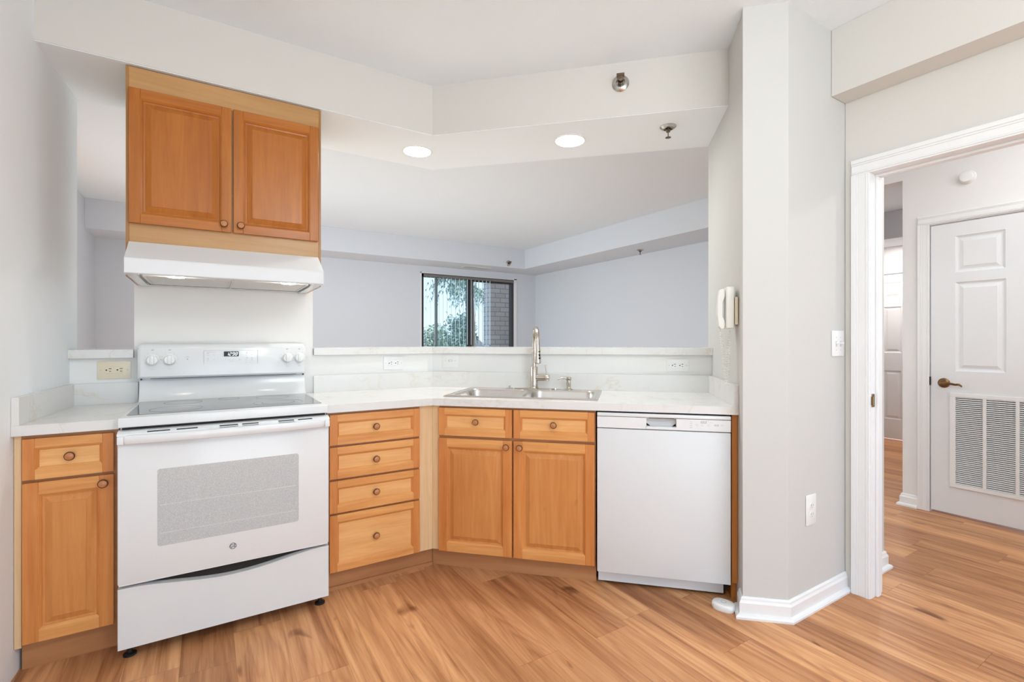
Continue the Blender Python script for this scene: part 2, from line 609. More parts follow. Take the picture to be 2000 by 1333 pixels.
m = MB()
m.prism([(lx(-1.2), -1.2), (lx(3.171), 3.171), (lx(3.171) - .14, 3.171), (lx(-1.2) - .14, -1.2)], 0, CZ)
struct('wall_left', m, 'white_wall')

m = MB()
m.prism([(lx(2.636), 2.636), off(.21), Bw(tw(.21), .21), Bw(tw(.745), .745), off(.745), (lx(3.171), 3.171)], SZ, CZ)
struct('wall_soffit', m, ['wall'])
m = MB()
m.prism([(lx(2.639), 2.639), off(.213), Bw(tw(.213), .213), Bw(tw(.742), .742), off(.742), (lx(3.168), 3.168)], SZ - .003, SZ)
struct('trim_1', m, ['soffit_white'])  # thin sheet under the soffit, whiter than its faces

m = MB()                                    # low wall behind the counters and the full-height piece behind the range
m.prism([(lx(3.06), 3.061), off(.635), Bw(tw(.635), .635), Bw(tw(.745), .745), off(.745), (lx(3.17), 3.171)], 0, 1.137)
m.box(-.313, .525, 3.061, 3.171, 1.137, SZ - .003)
struct('wall_back', m, 'back_wall')

m = MB()                                    # wing wall, column and the stub running on into the hall
C1 = (2.1454, 1.159)
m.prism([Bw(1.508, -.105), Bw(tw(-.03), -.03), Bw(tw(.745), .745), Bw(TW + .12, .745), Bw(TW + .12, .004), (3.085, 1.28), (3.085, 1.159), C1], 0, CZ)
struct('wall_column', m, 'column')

m = MB()                                    # right kitchen wall with the doorway
m.box(2.652, 2.772, 1.066, 1.157, 0, CZ)
m.box(2.652, 2.772, .234, 1.066, 2.031, CZ)
m.box(2.652, 2.772, -3.0, .234, 0, CZ)
struct('wall_right', m, 'wall')
m = MB()
m.box(2.517, 2.650, -3.0, 1.157, 2.385, CZ - .001)
struct('wall_bulkhead', m, 'wall')

DY0, DY1 = .506, 1.366                      # hall closet door
m = MB()
m.box(4.385, 4.505, DY1 + .02, 1.53, 0, CZ)
m.box(4.385, 4.505, -3.0, DY0 - .02, 0, CZ)
m.box(4.385, 4.505, DY0 - .02, DY1 + .02, 2.062, CZ)
m.box(4.385, 4.505, 1.53, 2.95, 2.414, CZ)
struct('wall_hall', m, 'hall')
m = MB()
m.box(4.505, 7.29, 1.41, 1.53, 0, CZ)
struct('wall_corridor', m, 'hall')
m = MB()
m.box(4.385, 7.29, 2.95, 3.05, 0, CZ)
struct('wall_corridor_north', m, 'living')
FY0, FY1 = 2.38, 2.945
m = MB()
m.box(7.17, 7.29, 1.53, 2.95, 2.065, CZ)
m.box(7.17, 7.29, 1.53, 2.36, 0, 2.065)
struct('wall_corridor_end', m, 'hall')
m = MB()
m.box(6.59, 7.169, 1.531, 2.949, 2.385, CZ - .001)
struct('wall_corridor_soffit', m, 'living')

WX0, WX1, WZ0, WZ1 = 2.812, 4.50, 1.05, 2.275
m = MB()                                    # living room
m.box(-1.2, WX0, 7.147, 7.27, 0, CZ)
m.box(WX1, 5.08, 7.147, 7.27, 0, CZ)
m.box(WX0, WX1, 7.147, 7.27, 0, WZ0)
m.box(WX0, WX1, 7.147, 7.27, WZ1, CZ)
struct('wall_living_far', m, 'living')
m = MB()
m.box(4.96, 5.08, 3.05, 7.147, 0, CZ)
struct('wall_living_right', m, 'living')
m = MB()
m.box(-1.2, -1.08, 5.85, 7.147, 0, CZ)
m.box(-1.2, -1.08, 3.171, 5.85, 2.35, CZ)
m.box(-1.2, -1.08, 3.171, 4.2, 0, 2.35)
m.box(-1.2, lx(3.171) - .14, 3.05, 3.171, 0, CZ)
struct('wall_living_left', m, 'living')
m = MB()
m.prism([(-1.079, 6.587), (4.362, 6.587), (4.362, 3.051), (4.959, 3.051), (4.959, 7.146), (-1.079, 7.146)], 2.39, CZ - .001)
struct('wall_living_soffit', m, 'living')

# baseboards
BP = [(0, 0), (.030, 0), (.031, .010), (.026, .018), (.015, .022), (.015, .066), (.010, .076), (.009, .084), (.004, .090), (0, .090)]
m = MB()
m.sweep([Bw(tw(-.03), -.03), Bw(1.508, -.105), C1, (2.651, 1.159)][::-1], [(-d, z) for d, z in BP])
m.v = [v for v in m.v]
struct('baseboard_column', m, 'trim')
m = MB()
m.sweep([(2.795, 1.159), (3.085, 1.159), (3.085, 1.28)], BP)
struct('baseboard_hall_stub', m, 'trim')
m = MB()
m.sweep([(4.505, 1.53), (4.385, 1.53), (4.385, 1.437)][::-1], [(-d, z) for d, z in BP])
struct('baseboard_hall', m, 'trim')


# door casings
def casing_strip(mb, kind, a0, a1, w0, w1, x, sgn):
    """stepped moulding on a wall x = const, facing sgn*x. kind v: y from w0 (opening) to w1 (outer), z a0..a1; kind h: z from w0 to w1, y a0..a1"""
    L = w1 - w0
    for f0, f1, th in ((0, .10, .010), (.10, .20, .0125), (.20, .62, .0115), (.62, .74, .0135), (.74, 1.0, .016)):
        p, q = w0 + L * f0, w0 + L * f1
        xs = sorted((x, x + sgn * th))
        if kind == 'v':
            mb.box(xs[0], xs[1], min(p, q), max(p, q), a0, a1, bev=.0012)
        else:
            mb.box(xs[0], xs[1], a0, a1, min(p, q), max(p, q), bev=.0012)


m = MB()
for x, sg in ((2.652, -1), (2.772, 1)):
    casing_strip(m, 'v', 0, 2.015 + .0, 1.052, 1.127, x, sg)
    casing_strip(m, 'v', 0, 2.015 + .0, .248, .173, x, sg)
    casing_strip(m, 'h', .173, 1.127, 2.015, 2.090, x, sg)
struct('trim_2', m, 'trim')
m = MB()                                    # jamb lining with stop
m.box(2.650, 2.774, 1.050, 1.066, 0, 2.015)
m.box(2.650, 2.774, .234, .250, 0, 2.015)
m.box(2.650, 2.774, .234, 1.066, 2.015, 2.031)
m.box(2.700, 2.735, 1.038, 1.050, 0, 2.003, bev=.002)
m.box(2.700, 2.735, .250, .262, 0, 2.003, bev=.002)
m.box(2.700, 2.735, .250, 1.050, 2.003, 2.015, bev=.002)
jamb = struct('trim_3', m, 'trim')
m = MB()
m.box(2.661, 2.690, 1.0475, 1.0505, .906, .968, 0, .002)
m.box(2.656, 2.663, 1.040, 1.050, .915, .958, 0, .002)
m.box(2.669, 2.682, 1.0468, 1.0476, .922, .952, 1)
struct('strike_plate', m, ['brass', 'black'], parent=jamb)

m = MB()
casing_strip(m, 'v', 0, 2.055, DY1 + .004, DY1 + .071, 4.385, -1)
casing_strip(m, 'v', 0, 2.055, DY0 - .004, DY0 - .071, 4.385, -1)
casing_strip(m, 'h', DY0 - .071, DY1 + .071, 2.055, 2.122, 4.385, -1)
m.box(4.385, 4.50, DY1 + .006, DY1 + .02, 0, 2.062)
m.box(4.385, 4.50, DY0 - .02, DY0 - .006, 0, 2.062)
m.box(4.385, 4.50, DY0 - .02, DY1 + .02, 2.048, 2.062)
struct('trim_4', m, 'trim')
m = MB()
casing_strip(m, 'v', 0, 2.055, FY0 - .004, FY0 - .071, 7.17, -1)
casing_strip(m, 'h', FY0 - .071, FY1, 2.055, 2.122, 7.17, -1)
m.box(7.17, 7.28, FY0 - .02, FY0 - .006, 0, 2.062)
m.box(7.17, 7.28, FY0 - .02, FY1, 2.05, 2.062)
struct('trim_5', m, 'trim')


def panel_door(y0, y1, z0, z1, x, panels, lower=None):
    """door leaf facing -x at x; each panel (ya, yb, za, zb) sunk with a bevelled raised field"""
    mb = MB()
    ys = sorted({y0, y1} | {p[0] for p in panels} | {p[1] for p in panels})
    zs = sorted({z0, z1} | {p[2] for p in panels} | {p[3] for p in panels})
    for i in range(len(ys) - 1):
        for j in range(len(zs) - 1):
            cy, cz = (ys[i] + ys[i + 1]) / 2, (zs[j] + zs[j + 1]) / 2
            if any(p[0] < cy < p[1] and p[2] < cz < p[3] for p in panels):
                continue
            mb.add([(x, ys[i], zs[j]), (x, ys[i + 1], zs[j]), (x, ys[i + 1], zs[j + 1]), (x, ys[i], zs[j + 1])], [[0, 3, 2, 1]])
    for ya, yb, za, zb in panels:
        prev = None
        for ins, dep in ((0, 0), (.004, .004), (.014, .009), (.022, .009), (.040, .003), (.042, .0015)):
            cur = [(x + dep, ya + ins, za + ins), (x + dep, yb - ins, za + ins), (x + dep, yb - ins, zb - ins), (x + dep, ya + ins, zb - ins)]
            if prev:
                for q in range(4):
                    mb.add([prev[q], prev[(q + 1) % 4], cur[(q + 1) % 4], cur[q]], [[3, 2, 1, 0]])
            prev = cur
        mb.add(prev, [[3, 2, 1, 0]])
    t = .035
    mb.add([(x, y0, z0), (x, y1, z0), (x, y1, z1), (x, y0, z1), (x + t, y0, z0), (x + t, y1, z0), (x + t, y1, z1), (x + t, y0, z1)],
           [[0, 1, 5, 4], [1, 2, 6, 5], [2, 3, 7, 6], [3, 0, 4, 7], [4, 5, 6, 7]])
    return mb


pn = [(.981, 1.231, 1.695, 1.947), (.641, .891, 1.695, 1.947), (.977, 1.231, 1.011, 1.627), (.641, .895, 1.011, 1.627)]
hd = panel_door(DY0, DY1, .018, 2.040, 4.392, pn).build('door_1', 'door', fix=False)
hd['kind'] = 'structure'
m = MB()                                    # return-air grille in the door
gy0, gy1, gz0, gz1 = .614, 1.258, .205, .860
m.box(4.382, 4.392, gy0, gy1, gz0, gz0 + .026, bev=.002)
m.box(4.382, 4.392, gy0, gy1, gz1 - .026, gz1, bev=.002)
m.box(4.382, 4.392, gy0, gy0 + .030, gz0 + .026, gz1 - .026)
m.box(4.382, 4.392, gy1 - .030, gy1, gz0 + .026, gz1 - .026)
for yc in (.783, .923, 1.079):
    m.box(4.381, 4.391, yc - .0085, yc + .0085, gz0 + .026, gz1 - .026)
m.box(4.3915, 4.3925, gy0 + .03, gy1 - .03, gz0 + .026, gz1 - .026, 1)
nsl = 46
for i in range(nsl):
    z = gz0 + .030 + (gz1 - gz0 - .06) * i / (nsl - 1)
    m.add([(4.3835, gy0 + .025, z), (4.3835, gy1 - .025, z), (4.3915, gy1 - .025, z + .006), (4.3915, gy0 + .025, z + .006),
           (4.3835, gy0 + .025, z - .0018), (4.3835, gy1 - .025, z - .0018), (4.3915, gy1 - .025, z + .004), (4.3915, gy0 + .025, z + .004)],
          [[0, 1, 2, 3], [7, 6, 5, 4], [0, 4, 5, 1]])
o = m.build('grille', ['trim', 'dark'], hd, fix=False)
m = MB()
MX = Matrix.Translation((4.392, 1.292, .925)) @ Matrix.Rotation(R(-90), 4, 'Y')
m.lathe([(.0, .0), (.034, .0), (.034, .004), (.030, .009), (.020, .012), (.018, .020), (.013, .030), (.012, .045), (.0, .046)], 24, MX)
m.tube([(4.350, 1.292, .925), (4.345, 1.275, .927), (4.345, 1.25, .926), (4.346, 1.22, .920), (4.346, 1.20, .922), (4.348, 1.188, .914), (4.350, 1.186, .906)],
       [.011, .010, .008, .0075, .0075, .006, .004], 10)
o = m.build('door_handle', 'brass', hd)
m = MB()
m.box(4.380, 4.3915, DY1 - .002, DY1 + .006, .905, .965)
m.build('latch_plate', 'dark', hd)

pn = [(2.515, 2.70, 1.757, 1.946), (2.515, 2.70, 1.075, 1.643), (2.515, 2.70, .254, .854), (2.79, 2.94, 1.757, 1.946), (2.79, 2.94, 1.075, 1.643), (2.79, 2.94, .254, .854)]
fd = panel_door(FY0, FY1, .012, 2.04, 7.175, pn).build('door_2', 'door', fix=False)
fd['kind'] = 'structure'

# round detector above the closet door
t = thing('wall_detector', 'small white round detector on the hall wall above the louvred door', 'detector', (4.385, 1.164, 2.335))
MX = Matrix.Translation((4.385, 1.164, 2.335)) @ Matrix.Rotation(R(-90), 4, 'Y')
m = MB()
m.lathe([(0, 0), (.046, 0), (.046, .010), (.042, .016), (0, .018)], 28, MX)
m.build('base', 'plastic', t)
m = MB()
m.lathe([(.036, .014), (.038, .030), (.033, .038), (.016, .041), (0, .041)], 28, MX)
m.build('cover', 'plastic', t)

# ------------------------------------------------------------------ cabinet doors, drawers, knobs


def cab_front(x0, x1, z0, z1, yf, fw=.052, raised=True, th=.02):
    """framed panel front; slots 0 stiles 1 rails 2 panel"""
    mb = MB()
    d = .0145
    mb.box(x0 + .001, x1 - .001, yf + d, yf + th, z0 + .001, z1 - .001, 0)
    mb.box(x0, x0 + fw, yf, yf + d, z0, z1, 0, .0016)
    mb.box(x1 - fw, x1, yf, yf + d, z0, z1, 0, .0016)
    mb.box(x0 + fw, x1 - fw, yf, yf + d, z0, z0 + fw, 1, .0012)
    mb.box(x0 + fw, x1 - fw, yf, yf + d, z1 - fw, z1, 1, .0012)
    loops = [(fw - .001, .0012), (fw + .001, .0012), (fw + .008, .0075), (fw + .009, .0115), (fw + .016, .0125)]
    if raised:
        loops += [(fw + .038, .0030), (fw + .0385, .0015)]
    else:
        loops = [(fw - .001, .0012), (fw + .001, .0012), (fw + .010, .0095), (fw + .0105, .0125)]
    prev = None
    for i, (ins, dep) in enumerate(loops):
        cur = [(x0 + ins, yf + dep, z0 + ins), (x1 - ins, yf + dep, z0 + ins), (x1 - ins, yf + dep, z1 - ins), (x0 + ins, yf + dep, z1 - ins)]
        if prev:
            for q in range(4):
                mi = (1 if q in (0, 2) else 0) if i < 4 else 2
                mb.add([prev[q], prev[(q + 1) % 4], cur[(q + 1) % 4], cur[q]], [[0, 1, 2, 3]], mi)
        prev = cur
    mb.add(prev, [[0, 1, 2, 3]], 2)
    return mb


def knob(parent, x, y, z):
    mb = MB()
    mb.lathe([(.0075, 0), (.0065, .010), (.0085, .013), (.0150, .0150), (.0166, .0175), (.0164, .0205), (.0138, .0225), (.0125, .026), (.006, .0285), (0, .029)], 20, RX(x, y, z),
             mis=[0, 0, 1, 1, 1, 1, 0, 0, 0])
    return mb.build('knob', ['knob', 'knob_ring'], parent)


CABM = ['maple_v', 'maple_h', 'panel_v']
DRWM = ['maple_v', 'maple_h', 'panel_h']

# left base cabinet
t = thing('base_cabinet', 'narrow maple base cabinet between the white side wall and the range', 'cabinet', (-.44, 2.45, 0))
m = MB()
m.prism([(lx(2.456) + .002, 2.456), (-.297, 2.456), (-.297, 3.05), (lx(3.05) + .002, 3.05)], .10, .872)
m.build('carcass', 'toe', t)  # darker wood puts shade into the gaps around the fronts
m = MB()
m.prism([(lx(2.45) + .002, 2.450), (-.577, 2.450), (-.577, 2.456), (lx(2.456) + .002, 2.456)], .10, .872)
m.build('filler_strip', 'pale', t)
m = cab_front(-.573, -.3125, .711, .862, 2.436, .034, False)
d = m.build('drawer', DRWM, t)
knob(d, -.4416, 2.436 + .0125, .787)
m = cab_front(-.573, -.3125, .113, .700, 2.436, .044)
d = m.build('door', CABM, t)
knob(d, -.343, 2.436, .671)
m = MB()
m.box(-.585, -.297, 2.49, 2.505, 0, .10)
m.build('toe_kick', 'toe', t)

# drawer cabinet right of the range
t = thing('drawer_cabinet', 'maple drawer stack of four drawers right of the range', 'cabinet', (.72, 2.45, 0))
c1, c2 = off(.03), off(.62)
m = MB()
m.prism([(.487, 2.456), (c1[0] - .001, 2.456), (c2[0] - .001, c2[1]), (.487, c2[1])], .10, .872)
m.build('carcass', 'toe', t)  # darker wood, shade between the drawers put into the colour
for z0, z1, kz in ((.716, .864, .791), (.553, .706, .627), (.388, .543, .463), (.104, .378, .242)):
    d = cab_front(.494, .9485, z0, z1, 2.436, .034, False).build('drawer', DRWM, t)
    knob(d, .718, 2.436 + .0125, kz)
m = MB()
e1 = off(.065)
m.prism([(.487, 2.491), (e1[0] - .001, e1[1]), (off(.08)[0] - .001, off(.08)[1]), (.487, 2.506)], 0, .10)
m.prism([(.487, 2.477), (off(.052)[0] - .001, 2.478), (e1[0] - .001, e1[1]), (.487, 2.491)], 0, .016)
m.build('toe_kick', 'toe', t)
m = MB()
m.prism([(.9515, 2.452), (off(.026)[0] - .0005, 2.452), (c1[0] - .001, 2.456), (.9515, 2.456)], .10, .872)
m.build('filler_strip', 'pale', t)

# sink cabinet on the 45 degree run
t = thing('sink_cabinet', 'maple sink base cabinet with two doors and two short top panels', 'cabinet', (.43, .03, 0), 'B')
tb = lambda o: -o * math.tan(R(22.5))
m = MB()
m.prism([(tb(.03) + .001, .03), (.858, .03), (.858, .62), (tb(.62) + .001, .62)], .10, .655)
m.prism([(tb(.03) + .001, .03), (.858, .03), (.858, .05), (tb(.05) + .001, .05)], .655, .872)
m.build('carcass', 'toe', t)  # same darker wood standing in for shaded gaps
for x0, x1, kx in ((.029, .4305, .236), (.4395, .853, .6475)):
    d = cab_front(x0, x1, .717, .864, .010, .034, False).build('false_drawer', DRWM, t)
    knob(d, kx, .0225, .793)
for x0, x1, kx in ((.029, .4305, .4035), (.4395, .853, .4745)):
    d = cab_front(x0, x1, .100, .703, .010, .046).build('door', CABM, t)
    knob(d, kx, .010, .672)
m = MB()
m.prism([(tb(.065) + .001, .065), (.858, .065), (.858, .08), (tb(.08) + .001, .08)], 0, .10)
m.build('toe_kick', 'toe', t)
m = MB()
m.prism([(tb(.026) + .0005, .026), (.027, .026), (.027, .03), (tb(.03) + .001, .03)], .10, .872)
m.build('filler_strip', 'pale', t)

# end panel
m = MB()
m.prism([(1.488, .020), (1.5125, .020), (1.500, .60), (1.488, .60)], .085, .874)
m.prism([(1.490, .045), (1.5125, .045), (1.500, .60), (1.490, .60)], 0, .085)
o = m.build('end_panel', 'end', None, 'B', (1.495, .02, 0))
tag(o, 'thin orange maple end panel squeezed between dishwasher and column', 'panel')

# ------------------------------------------------------------------ dishwasher
t = thing('dishwasher', 'white built-in dishwasher with a recessed grip at the top', 'dishwasher', (1.17, .02, 0), 'B')
X0, X1 = .866, 1.480
m = MB()
m.box(X0, X1, .066, .60, .03, .12)
m.box(X0, X1, .036, .60, .12, .858)
m.build('tub_body', 'dark', t)  # dark colour stands in for shade in the gaps round the door
m = MB()
m.box(X0, X1, 0.0, .034, .082, .790, 0, .003, 2)
m.build('door', 'enamel_matte', t)
m = MB()
px0, px1 = 1.066, 1.273
# control panel front pieced round the grip pocket
m.box(X0, px0 + .035, -.002, .034, .794, .849, 0, .0015)
m.box(px1 - .035, X1, -.002, .034, .794, .849, 0, .0015)
m.box(px0 + .03, px1 - .03, -.002, .034, .794, .808, 0, .0015)
m.xz([(px0 + .034, .808), (px0 + .034, .849), (px0, .849), (px0 + .020, .815)], -.0025, -.0018)
m.box(X0, X1, -.004, .034, .851, .868, 0, .003, 2)
pc = m.build('control_panel', 'enamel', t)
m = MB()
pts = [(px0 + .030, .8495), (px0 + .038, .822), (px0 + .058, .808), (px1 - .058, .808), (px1 - .038, .822), (px1 - .030, .8495)]
m.xz([(px0 + .03, .85), (px0 + .036, .822), (px0 + .056, .806), (px1 - .056, .806), (px1 - .036, .822), (px1 - .03, .85)], .022, .026)
m.xz([(px0 + .045, .850), (px0 + .045, .8475), (px1 - .045, .8475), (px1 - .045, .850)], -.0022, -.001, 1)
m.build('grip_pocket', ['light_mark', 'black'], pc)
m = MB()
for i in range(4):
    m.box(1.298, 1.310, -.0026, -.0018, .836 - i * .009, .8385 - i * .009, 1)
m.box(1.348, 1.373, -.0028, -.0018, .832, .841, 0)
for k in range(4):
    m.box(1.3505 + k * .0055, 1.354 + k * .0055, -.0032, -.0027, .834, .839, 2)
m.box(1.408, 1.426, -.0028, -.0018, .821, .828, 0)
m.box(1.410, 1.424, -.0032, -.0027, .823, .826, 2)
for x, z in ((1.330, .826), (1.330, .820), (1.354, .825), (1.382, .827), (1.382, .820), (1.392, .837), (1.378, .842), (1.440, .828), (1.443, .823), (1.354, .819)):
    m.box(x - .006, x + .006, -.0026, -.0018, z - .0008, z + .0008, 1)
m.build('buttons', ['grey_mark', 'light_mark', 'plastic'], pc)
m = MB()
m.box(X0 + .003, X1 - .022, .058, .064, .014, .115)
m.box(X0 + .003, X1 - .022, .050, .0585, .083, .090)
m.build('kick_plate', 'enamel_matte', t)
for x in (X0 + .05, X1 - .06):
    m = MB()
    m.lathe([(.014, 0), (.014, .006), (.006, .008), (.006, .032)], 12, Matrix.Translation((x, .10, 0)))
    m.build('leveling_foot', 'black', t)

# ------------------------------------------------------------------ counters
def veneer_box(mb, *a, **k):
    mb.box(*a, **k)


m = MB()
m.prism([(lx(2.426) + .001, 2.426), (-.2955, 2.426), (-.2955, 3.060), (lx(3.06) + .001, 3.060)], .876, .914)
t = m.build('countertop', 'quartz', None, 'A', (-.44, 2.74, .876))
tag(t, 'short white quartz countertop left of the range', 'countertop')
m = MB()
m.prism([(lx(2.426) + .001, 2.428), (lx(2.426) + .022, 2.428), (lx(3.04) + .022, 3.04), (-.2955, 3.04), (-.2955, 3.060), (lx(3.06) + .001, 3.060)], .9142, 1.016)
m.build('backsplash', 'quartz', t)


def bpoly(pts):
    return [Bw(a, b) for a, b in pts]


m = MB()
m.prism([(.4765, 2.426), (KX, KY), off(.634), (.4765, 3.060)], .876, .914)
m.prism(bpoly([(0, 0), (.045, 0), (.045, .634), (tb(.634), .634)]), .876, .914)
m.prism(bpoly([(.045, 0), (.84, 0), (.84, .105), (.045, .105)]), .876, .914)
m.prism(bpoly([(.045, .58), (.84, .58), (.84, .634), (.045, .634)]), .876, .914)
m.prism(bpoly([(.84, 0), (tw(0) - .001, 0), (tw(.634) - .001, .634), (.84, .634)]), .876, .914)
t = m.build('countertop', 'quartz', None, 'A', (KX, KY, .876))
tag(t, 'long angled white quartz countertop holding the sink', 'countertop')
m = MB()
m.prism([(.527, 3.04), off(.614), Bw(tw(.614) - .001, .614), Bw(tw(.634) - .001, .634), off(.634), (.527, 3.060)], .9142, 1.016)
m.prism(bpoly([(tw(.003) - .021, .003), (tw(.003) - .001, .003), (tw(.613) - .001, .613), (tw(.613) - .021, .613)]), .9142, 1.016)
m.build('backsplash', 'quartz', t)

m = MB()
m.prism([(lx(3.03) + .001, 3.028), (-.314, 3.028), (-.314, 3.46), (lx(3.171) + .001, 3.46), (lx(3.171) + .001, 3.1)], 1.1375, 1.178)
o = m.build('bar_top', 'quartz', None, 'A', (-.44, 3.2, 1.1375))
tag(o, 'short white quartz bar ledge above the ivory outlet, beside the side wall', 'bar ledge')
m = MB()
m.prism([(.527, 3.028), off(.602), Bw(tw(.602) - .001, .602), Bw(tw(.745) - .001, .748), Bw(1.60, .748), Bw(1.60, 1.05), off(1.05), (.527, 3.476)], 1.1375, 1.178)
o = m.build('bar_top', 'quartz', None, 'A', (1.0, 3.2, 1.1375))
tag(o, 'long angled white quartz bar ledge running behind the sink', 'bar ledge')

# ------------------------------------------------------------------ range
t = thing('range', 'white freestanding electric range with smooth glass cooktop', 'stove', (.09, 2.7, 0))
X0, X1 = -.289, .469
m = MB()
m.box(X0 + .003, X1 - .003, 2.384, 3.05, .055, .888)
m.build('body', ['enamel_matte'], t)
m = MB()
m.box(X0 + .01, X1 - .01, 2.366, 2.3845, .06, .886, 0)
m.build('front_recess', 'dark', t)  # dark sheet standing in for shade in the front gaps
m = MB()
m.box(X0 - .002, X1 + .001, 2.350, 2.945, .889, .926, 0, .005, 3)
ct = m.build('cooktop', 'enamel', t)
m = MB()
m.prism([(-.268, 2.424), (.452, 2.424), (.456, 2.43), (.456, 2.918), (.448, 2.925), (-.262, 2.925), (-.270, 2.918), (-.272, 2.43)], .9262, .9275)
gl = m.build('glass_top', 'glass_top', ct)
m = MB()
for cx, cy, r in ((-.115, 2.555, .095), (-.100, 2.80, .075), (.285, 2.565, .105), (.285, 2.565, .070), (.285, 2.81, .075), (.09, 2.86, .045)):
    m.lathe([(r, .9276), (r, .9279), (r + .0016, .9279), (r + .0016, .9276)], 48, Matrix.Translation((cx, cy, 0)), ring=True)
m.build('burner_rings', 'ring', gl)
m = MB()                                    # backguard
low = [(2.925, .922), (2.944, .928), (2.960, .942), (2.972, .965), (2.985, 1.000), (2.990, 1.050), (3.052, 1.050), (3.052, .922)]
m.yz(low, X0 + .004, X1 - .002)
bm = bmesh.new()
up = [(2.952, 1.037), (2.944, 1.046), (2.950, 1.180), (2.956, 1.197), (2.970, 1.206), (3.052, 1.206), (3.052, 1.037)]
xs = [X0, X0 + .006, X0 + .016, X1 - .016, X1 - .006, X1]
sh = [.010, .003, 0, 0, .003, .010]
rows = []
for x, d in zip(xs, sh):
    rows.append([(x, y + (d * .7 if y < 3 else 0), z - (d if z > 1.15 else 0)) for y, z in up])
L = len(up)
vs = [p for r_ in rows for p in r_]
fs = [[i * L + q, i * L + (q + 1) % L, (i + 1) * L + (q + 1) % L, (i + 1) * L + q] for i in range(len(xs) - 1) for q in range(L)]
fs += [list(range(L)), [(len(xs) - 1) * L + q for q in range(L)]]
bm.free()
m.add(vs, fs, 0, True)
bg = m.build('backguard', 'enamel', t)
m = MB()
m.box(X0 + .05, X1 - .05, 2.955, 2.992, 1.0345, 1.0372)
for x in (X0 + .012, X1 - .010):
    m.box(x - .003, x + .003, 2.975, 2.989, 1.028, 1.036)
m.build('shadow_gap', 'black', bg)


def gy(z):          # backguard face
    return 2.944 + (z - 1.046) * (.006 / .134)


for kx in (-.2305, -.1615, .372, .434):
    kb = Matrix.Translation((kx, gy(1.127) - .001, 1.127)) @ Matrix.Rotation(R(90), 4, 'X')
    mb = MB()
    mb.lathe([(.0265, 0), (.0275, .006), (.024, .0075), (.023, .016), (.0205, .0225), (0, .0235)], 28, kb)
    mb.box(-.0085, .0085, -.022, .022, .012, .031, 0, .004, 2, kb)
    mb.build('burner_knob', 'plastic', bg)
m = MB()
for kx in (-.2305, -.1615, .372, .434):
    for a in range(0, 360, 30):
        x, z = kx + .034 * math.sin(R(a)), 1.127 + .034 * math.cos(R(a))
        if a in (180, 210, 150):
            continue
        m.box(x - .0022, x + .0022, gy(z) - .0011, gy(z) + .001, z - .0008, z + .0008, 0)
    m.box(kx - .004, kx + .0005, gy(1.178) - .0012, gy(1.178), 1.173, 1.177, 1)
    m.box(kx + .002, kx + .006, gy(1.178) - .0012, gy(1.178), 1.173, 1.179, 0)
    m.box(kx - .006, kx + .006, gy(1.08) - .0011, gy(1.08), 1.081, 1.0825, 0)
m.box(-.096, -.080, gy(1.14) - .0012, gy(1.14), 1.141, 1.1425, 0)
m.lathe([(.0, 0), (.0025, 0), (.0025, .001), (0, .001)], 10, RX(-.088, gy(1.128), 1.128), 1)
for z in (1.161,):
    m.box(-.006, .034, gy(z) - .0011, gy(z), z, z + .0014, 0)
    m.box(.170, .208, gy(z) - .0011, gy(z), z, z + .0014, 0)
for x, z in ((.000, 1.153), (.000, 1.126), (.000, 1.146), (.026, 1.147), (.026, 1.123), (.000, 1.118), (.175, 1.153), (.172, 1.145), (.199, 1.145), (.175, 1.127),
             (.172, 1.118), (.199, 1.127), (.199, 1.118), (.172, 1.106), (.190, 1.106), (.142, 1.124), (.142, 1.119), (.092, 1.121), (.112, 1.121), (.098, 1.113), (.108, 1.113)):
    m.box(x - .005, x + .005, gy(z) - .0011, gy(z), z, z + .0013, 0)
for x, z in ((.000, 1.156), (.000, 1.130), (.175, 1.156), (.175, 1.130), (.199, 1.130)):
    m.box(x - .0014, x + .0014, gy(z) - .0012, gy(z), z, z + .0026, 1)
m.build('printed_markings', ['light_mark', 'grey_mark'], bg)
m = MB()
z0, z1 = 1.100, 1.172
for (xa, xb, za, zb) in ((-.019, -.0175, z0, z1), (.2265, .228, z0, z1), (-.019, .228, z1 - .0015, z1)):
    m.box(xa, xb, gy(za) - .0012, gy(zb) + .001, za, zb)
pl = m.build('control_panel', 'light_mark', bg)
m = MB()
m.box(.070, .1375, gy(1.15) - .0016, gy(1.15) + .001, 1.1395, 1.1655)
dp = m.build('display', 'black', pl)
m = MB()
SEG = {'a': (0, 1, 1, 1), 'b': (1, 1, 1, .5), 'c': (1, .5, 1, 0), 'd': (0, 0, 1, 0), 'e': (0, .5, 0, 0), 'f': (0, 1, 0, .5), 'g': (0, .5, 1, .5)}
DIG = {'1': 'bc', '2': 'abged', '9': 'abcdfg', '8': 'abcdefg'}
for i, ch in enumerate('1298'):
    ox, oz, wd, ht = .080 + i * .0135, 1.1445, .0085, .0155
    for s_ in DIG[ch]:
        ax, az, bx, bz = SEG[s_]
        p, q = Vector((ox + ax * wd + az * .004, 0, oz + az * ht)), Vector((ox + bx * wd + bz * .004, 0, oz + bz * ht))
        d = (q - p).normalized()
        n = Vector((-d.z, 0, d.x)) * .00095
        p, q = p + d * .0007, q - d * .0007
        y = gy(1.152) - .0021
        m.add([(v.x, y, v.z) for v in (p - n, q - n, q + n, p + n)] + [(v.x, y + .0004, v.z) for v in (p - n, q - n, q + n, p + n)],
              [[0, 1, 2, 3], [4, 7, 6, 5], [0, 4, 5, 1], [1, 5, 6, 2], [2, 6, 7, 3], [3, 7, 4, 0]])
dg_ = m.build('digits', 'digit', pl)
dg_['label'] = 'glowing clock digits reading 1298'

